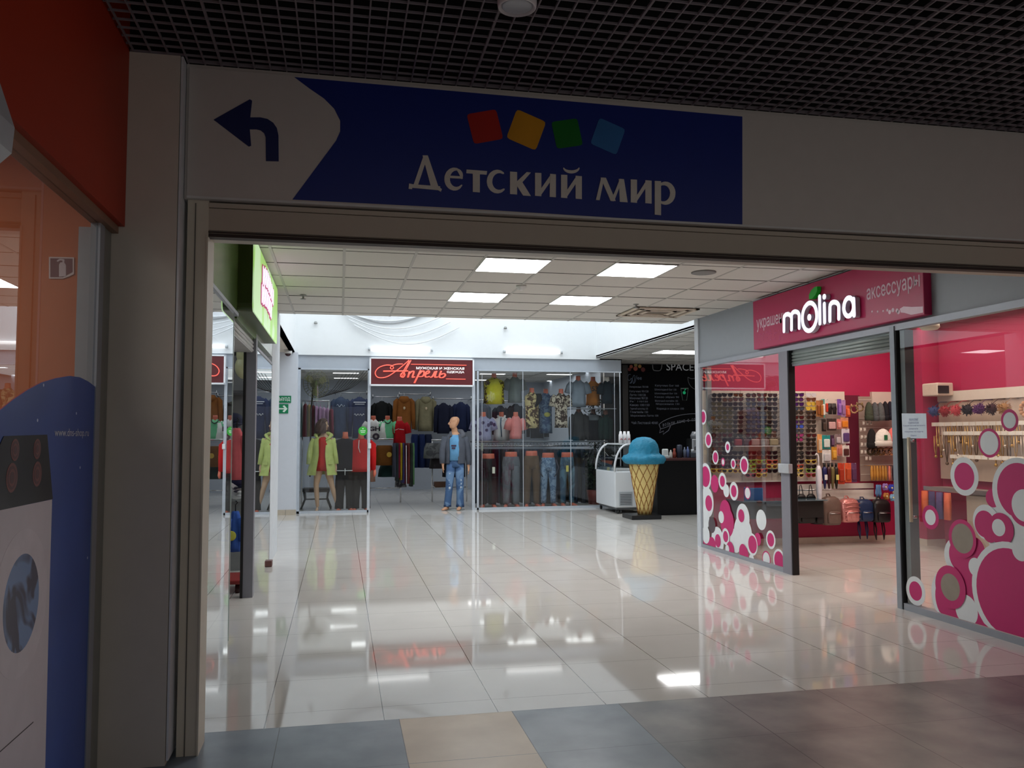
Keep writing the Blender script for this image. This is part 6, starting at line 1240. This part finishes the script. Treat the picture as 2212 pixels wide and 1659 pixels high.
# ---------------------------------------------------------------- right pane: jewellery wall on the side wall
XW = 7.95
def jp(px, py, x=XW): return onx(px, py, x)
t = thing('display_board', 'tall pale jewellery display board behind the right pane', 'display board')
p0 = jp(2085, 842); part('panel', MB().box(XW-.02, XW+.03, 6.2, 9.88, .9, 2.02), mat((200, 178, 160), .5), t); part('header_strip', MB().box(XW-.05, XW, 7.6, 9.86, 1.93, 2.06), BEIGE, t); part('header_strip', MB().box(XW-.04, XW, 6.0, 7.55, 1.86, 1.99), BEIGE, t)
yy = 9.75; k = 0
pomc = [((60, 70, 120), 'blue'), ((150, 40, 50), 'red'), ((190, 70, 80), 'coral'), ((40, 30, 40), 'black'), ((90, 40, 100), 'purple'), ((60, 30, 40), 'plum'), ((160, 120, 80), 'tan')]
for k, (c_, nm) in enumerate(pomc):
    y_ = 9.72-k*.2; b = MB()
    for q in range(60):
        v_ = Vector((random.gauss(0, 1), random.gauss(0, 1), random.gauss(0, 1))).normalized(); b.tube([v_*.02, v_*.085], [.014, .002], 4, smooth=False)
    b.ball((0, 0, 0), .06, n=10, m=7); b.tube([(0, 0, .05), (.1, 0, .12), (.2, 0, .12)], .004, 4)
    single('fur_pompom', b, mat(c_, .9, var=.2), '%s fluffy pompom in the row behind the right pane' % nm, 'pompom', (XW-.22, y_, 1.80), group='fluffy pompoms')
for k in range(7):
    c_ = [(200, 150, 110), (190, 130, 90), (216, 170, 130), (150, 110, 80), (190, 160, 120), (206, 140, 120), (176, 120, 90)][k]; y_ = 8.25-k*.24; b = MB()
    for q in range(12):
        a_ = 2*PI*q/12; b.ball((0, .09*math.cos(a_), .08*math.sin(a_)), .026, n=7, m=5)
    b.tube([(0, 0, .08), (.14, 0, .1)], .004, 4)
    single('flower_wreath', b, mat(c_, .8, var=.2, scale=20), 'beige flower wreath, %s from the pompoms behind right pane' % ORD[k], 'hair wreath', (XW-.16, y_, 1.78), group='flower wreaths')
for r_, (z, y0_, y1_) in enumerate([(1.62, 7.3, 9.85), (1.50, 6.9, 9.6), (1.20, 6.9, 9.5)]):
    t = thing('price_rail', ['upper white price label rail on the jewellery board', 'second white price label rail on the jewellery board', 'lower white price label rail on the jewellery board'][r_], 'rail')
    part('rail', MB().box(XW-.16, XW-.14, y0_, y1_, z-.02, z+.03), mat((236, 222, 206), .5), t)
    b = MB(); y_ = y0_
    while y_ < y1_-.06: b.box(XW-.165, XW-.16, y_, y_+.09, z-.018, z+.028); y_ += .11
    part('label_card', b, mat((246, 240, 230), .5), t)
kk = 0
for k in range(56):
    y_ = 9.80-k*.052; z = 1.60 if k % 2 else 1.47; L_ = random.uniform(.18, .42); c_ = [(190, 150, 80), (206, 170, 110), (170, 130, 70), (210, 196, 180), (110, 84, 60)][k % 5]
    b = MB().tube([(0, -.02, 0), (0, -.022, -L_*.6), (0, 0, -L_), (0, .022, -L_*.6), (0, .02, 0)], .008, 5); b.ball((0, 0, -L_-.01), .022, n=8, m=5); b.tube([(0, 0, 0), (.12, 0, .01)], .003, 4)
    nm = {0: 'gold', 1: 'pale gold', 2: 'brass', 3: 'silver', 4: 'dark bronze'}[k % 5]
    single('necklace', b, mat(c_, .3, .7), '%s necklace on the jewellery board, %s counted from the red pillar' % (nm, num(k+1)), 'necklace', (XW-.15, y_, z), group='necklaces on the jewellery board')
t = thing('wall_shelf', 'narrow grey glass counter shelf below the jewellery', 'shelf'); part('board', MB().box(XW-.35, XW-.01, 8.0, 9.8, .76, .80), mat((176, 168, 160), .3), t); part('edge', MB().box(XW-.355, XW-.35, 8.0, 9.8, .755, .81), CHROME, t); part('cabinet', MB().box(XW-.3, XW-.01, 7.4, 9.1, .0, .74, 0, .01), mat((176, 162, 148), .5), t)
for k, (c_, nm) in enumerate([((226, 110, 70), 'orange'), ((84, 70, 110), 'violet'), ((100, 84, 130), 'lilac'), ((230, 120, 90), 'coral')]):
    single('hanging_scarf', MB().ell([(0, 0, 0, .03, .045), (0, 0, -.15, .035, .05), (0, 0, -.34, .03, .055)], n=12, fold=.12, nf=3, ph=k), fab(c_), '%s scarf hanging from the counter shelf behind right pane' % nm, 'scarf', (XW-.40, 9.72-.14*k, .75), group='scarves under the counter shelf')
t = thing('counter_monitor', 'white boxy monitor with dark screen high on the red wall', 'monitor'); 
xa = ony(2026, 828, 9.55).x
part('case', MB().box(xa, xa+.24, 9.56, 9.86, 2.00, 2.17, 0, .015), mat((222, 206, 190), .5), t); part('screen', MB().box(xa+.005, xa+.16, 9.545, 9.56, 2.03, 2.13), mat((24, 22, 26), .3), t); part('bracket', MB().box(xa+.24, XW+.05, 9.65, 9.8, 2.01, 2.07), mat((200, 190, 180), .5), t)
fixture('spotlight', 'round cream ceiling spotlight just inside the right pane', 'spotlight', onz(2006, 702, 2.62) if False else (5.55, 7.0, 2.52), [(.03, .48), (.03, .06), (.085, .04), (.09, .0), (.07, -.02)], mat((224, 214, 190), .4))
for i, (x, y, lb) in enumerate([(5.9, 9.2, 'bright ceiling panel inside the accessory shop, near its back wall'), (6.6, 6.6, 'bright ceiling panel inside the accessory shop, near the right pane')]): panel_light(x, y, 2.99, lb, 4.0, grp=None, col=(255, 240, 225))
# ================================================================ KIDS SHOP INTERIOR
t = thing('display_cube_shelf', 'grey shelving with hats seen through the kids shop entrance', 'shelf', (0, 0, 0))
part('shelf_board', MB().box(-1.9, -1.0, 9.3, 9.8, .80, .83), mat((150, 156, 156), .4), t); part('shelf_board', MB().box(-1.9, -1.0, 9.3, 9.8, 1.95, 1.98), mat((90, 90, 94), .4), t); part('back_panel', MB().box(-1.9, -1.0, 9.8, 9.83, 0, 2.4), mat((130, 132, 134), .6), t)
def hang_kid(px0, px1, pyt, pyb, y, c_, lb, nm='hanging_dress', cat='dress', pat=None, slv='short'):
    a, c = ony(px0, pyt, y), ony(px1, pyb, y); w_ = (c.x-a.x)/1.15; t = thing(nm, lb, cat, ((a.x+c.x)/2, y, a.z)); part('fabric', top_mb(w_, a.z-c.z, .14, slv, 1, neck=.04, fold=.05), fab(c_, pat=pat), t); part('hanger', MB().tube([(0, 0, 0), (0, 0, .08), (.02, 0, .10), (0, 0, .12)], .006, 6), BLACK, t); return t
hang_kid(490, 532, 928, 1036, 8.9, (214, 104, 110), 'coral pink hoodie hanging at the kids shop entrance', 'hanging_hoodie', 'hoodie', slv='long')
t = hang_kid(490, 526, 1108, 1190, 8.8, (60, 96, 176), 'small blue dress with yellow mark near the entrance floor'); part('yellow_patch', MB().ball((-.03, -.08, -.22), (.05, .012, .05)), fab((206, 206, 90)), t)
for i, (px, py, c_, lb) in enumerate([(506, 1052, (216, 218, 220), 'white soft cap on the lower kids shop shelf'), (516, 1042, (30, 32, 70), 'navy soft cap on the lower kids shop shelf'), (511, 1062, (200, 204, 206), 'pale grey round cap at the shelf front'), (505, 908, (30, 34, 60), 'navy hooded toy on the kids shop shelf')]):
    p = ony(px, py, 9.2); single('soft_cap', MB().ball((0, 0, 0), (.10, .09, .08)).ball((.05, -.07, -.04), (.05, .06, .015)), mat(c_, .8, pat=('blot', (60, 60, 80), 7.0) if i == 0 else None), lb, 'cap', (p.x, 9.2, p.z), group='caps in the kids shop')
for i, (px, py, lb) in enumerate([(528, 793, 'cream oval balloon at the kids shop entrance top'), (531, 765, 'cream balloon partly hidden by the shutter')]):
    p = ony(px, py, 9.3); t = thing('balloon', lb, 'balloon', (p.x, 9.3, p.z), group='cream balloons'); part('skin', MB().ball((0, 0, 0), (.10, .10, .13)), mat((214, 214, 170), .3), t); part('knot', MB().ell([(0, 0, -.15, .015, .015), (0, 0, -.125, .006, .006)], n=8), mat((200, 200, 150), .4), t)
t = thing('toy_cart', 'red flat toy cart with dark wheels on the kids shop floor', 'toy cart', (-.98, 8.6, 0)); part('deck', MB().box(-.3, .12, -.25, .25, .09, .13, 0, .01), mat((150, 44, 40), .5), t)
for sx in (-.2, .04):
    for sy in (-.17, .17): part('wheel', MB().tube([(sx-.02, sy, .045), (sx+.02, sy, .045)], .045, 12), mat((60, 24, 24), .5), t)
t = thing('poster', 'narrow white and red poster standing edge-on beside entrance glass', 'poster', (-.83, 6.38, 0)); part('sheet', MB().box(-.004, .004, 0, .09, 1.62, 2.0), WHITE, t); part('red_band', MB().box(.004, .006, 0, .09, 1.62, 1.70), mat((190, 50, 50), .5), t); part('picture', MB().box(.004, .006, .02, .07, 1.75, 1.92), mat((60, 66, 80), .5), t); part('red_band', MB().box(.004, .006, 0, .09, 1.94, 2.0), mat((190, 90, 90), .5), t)
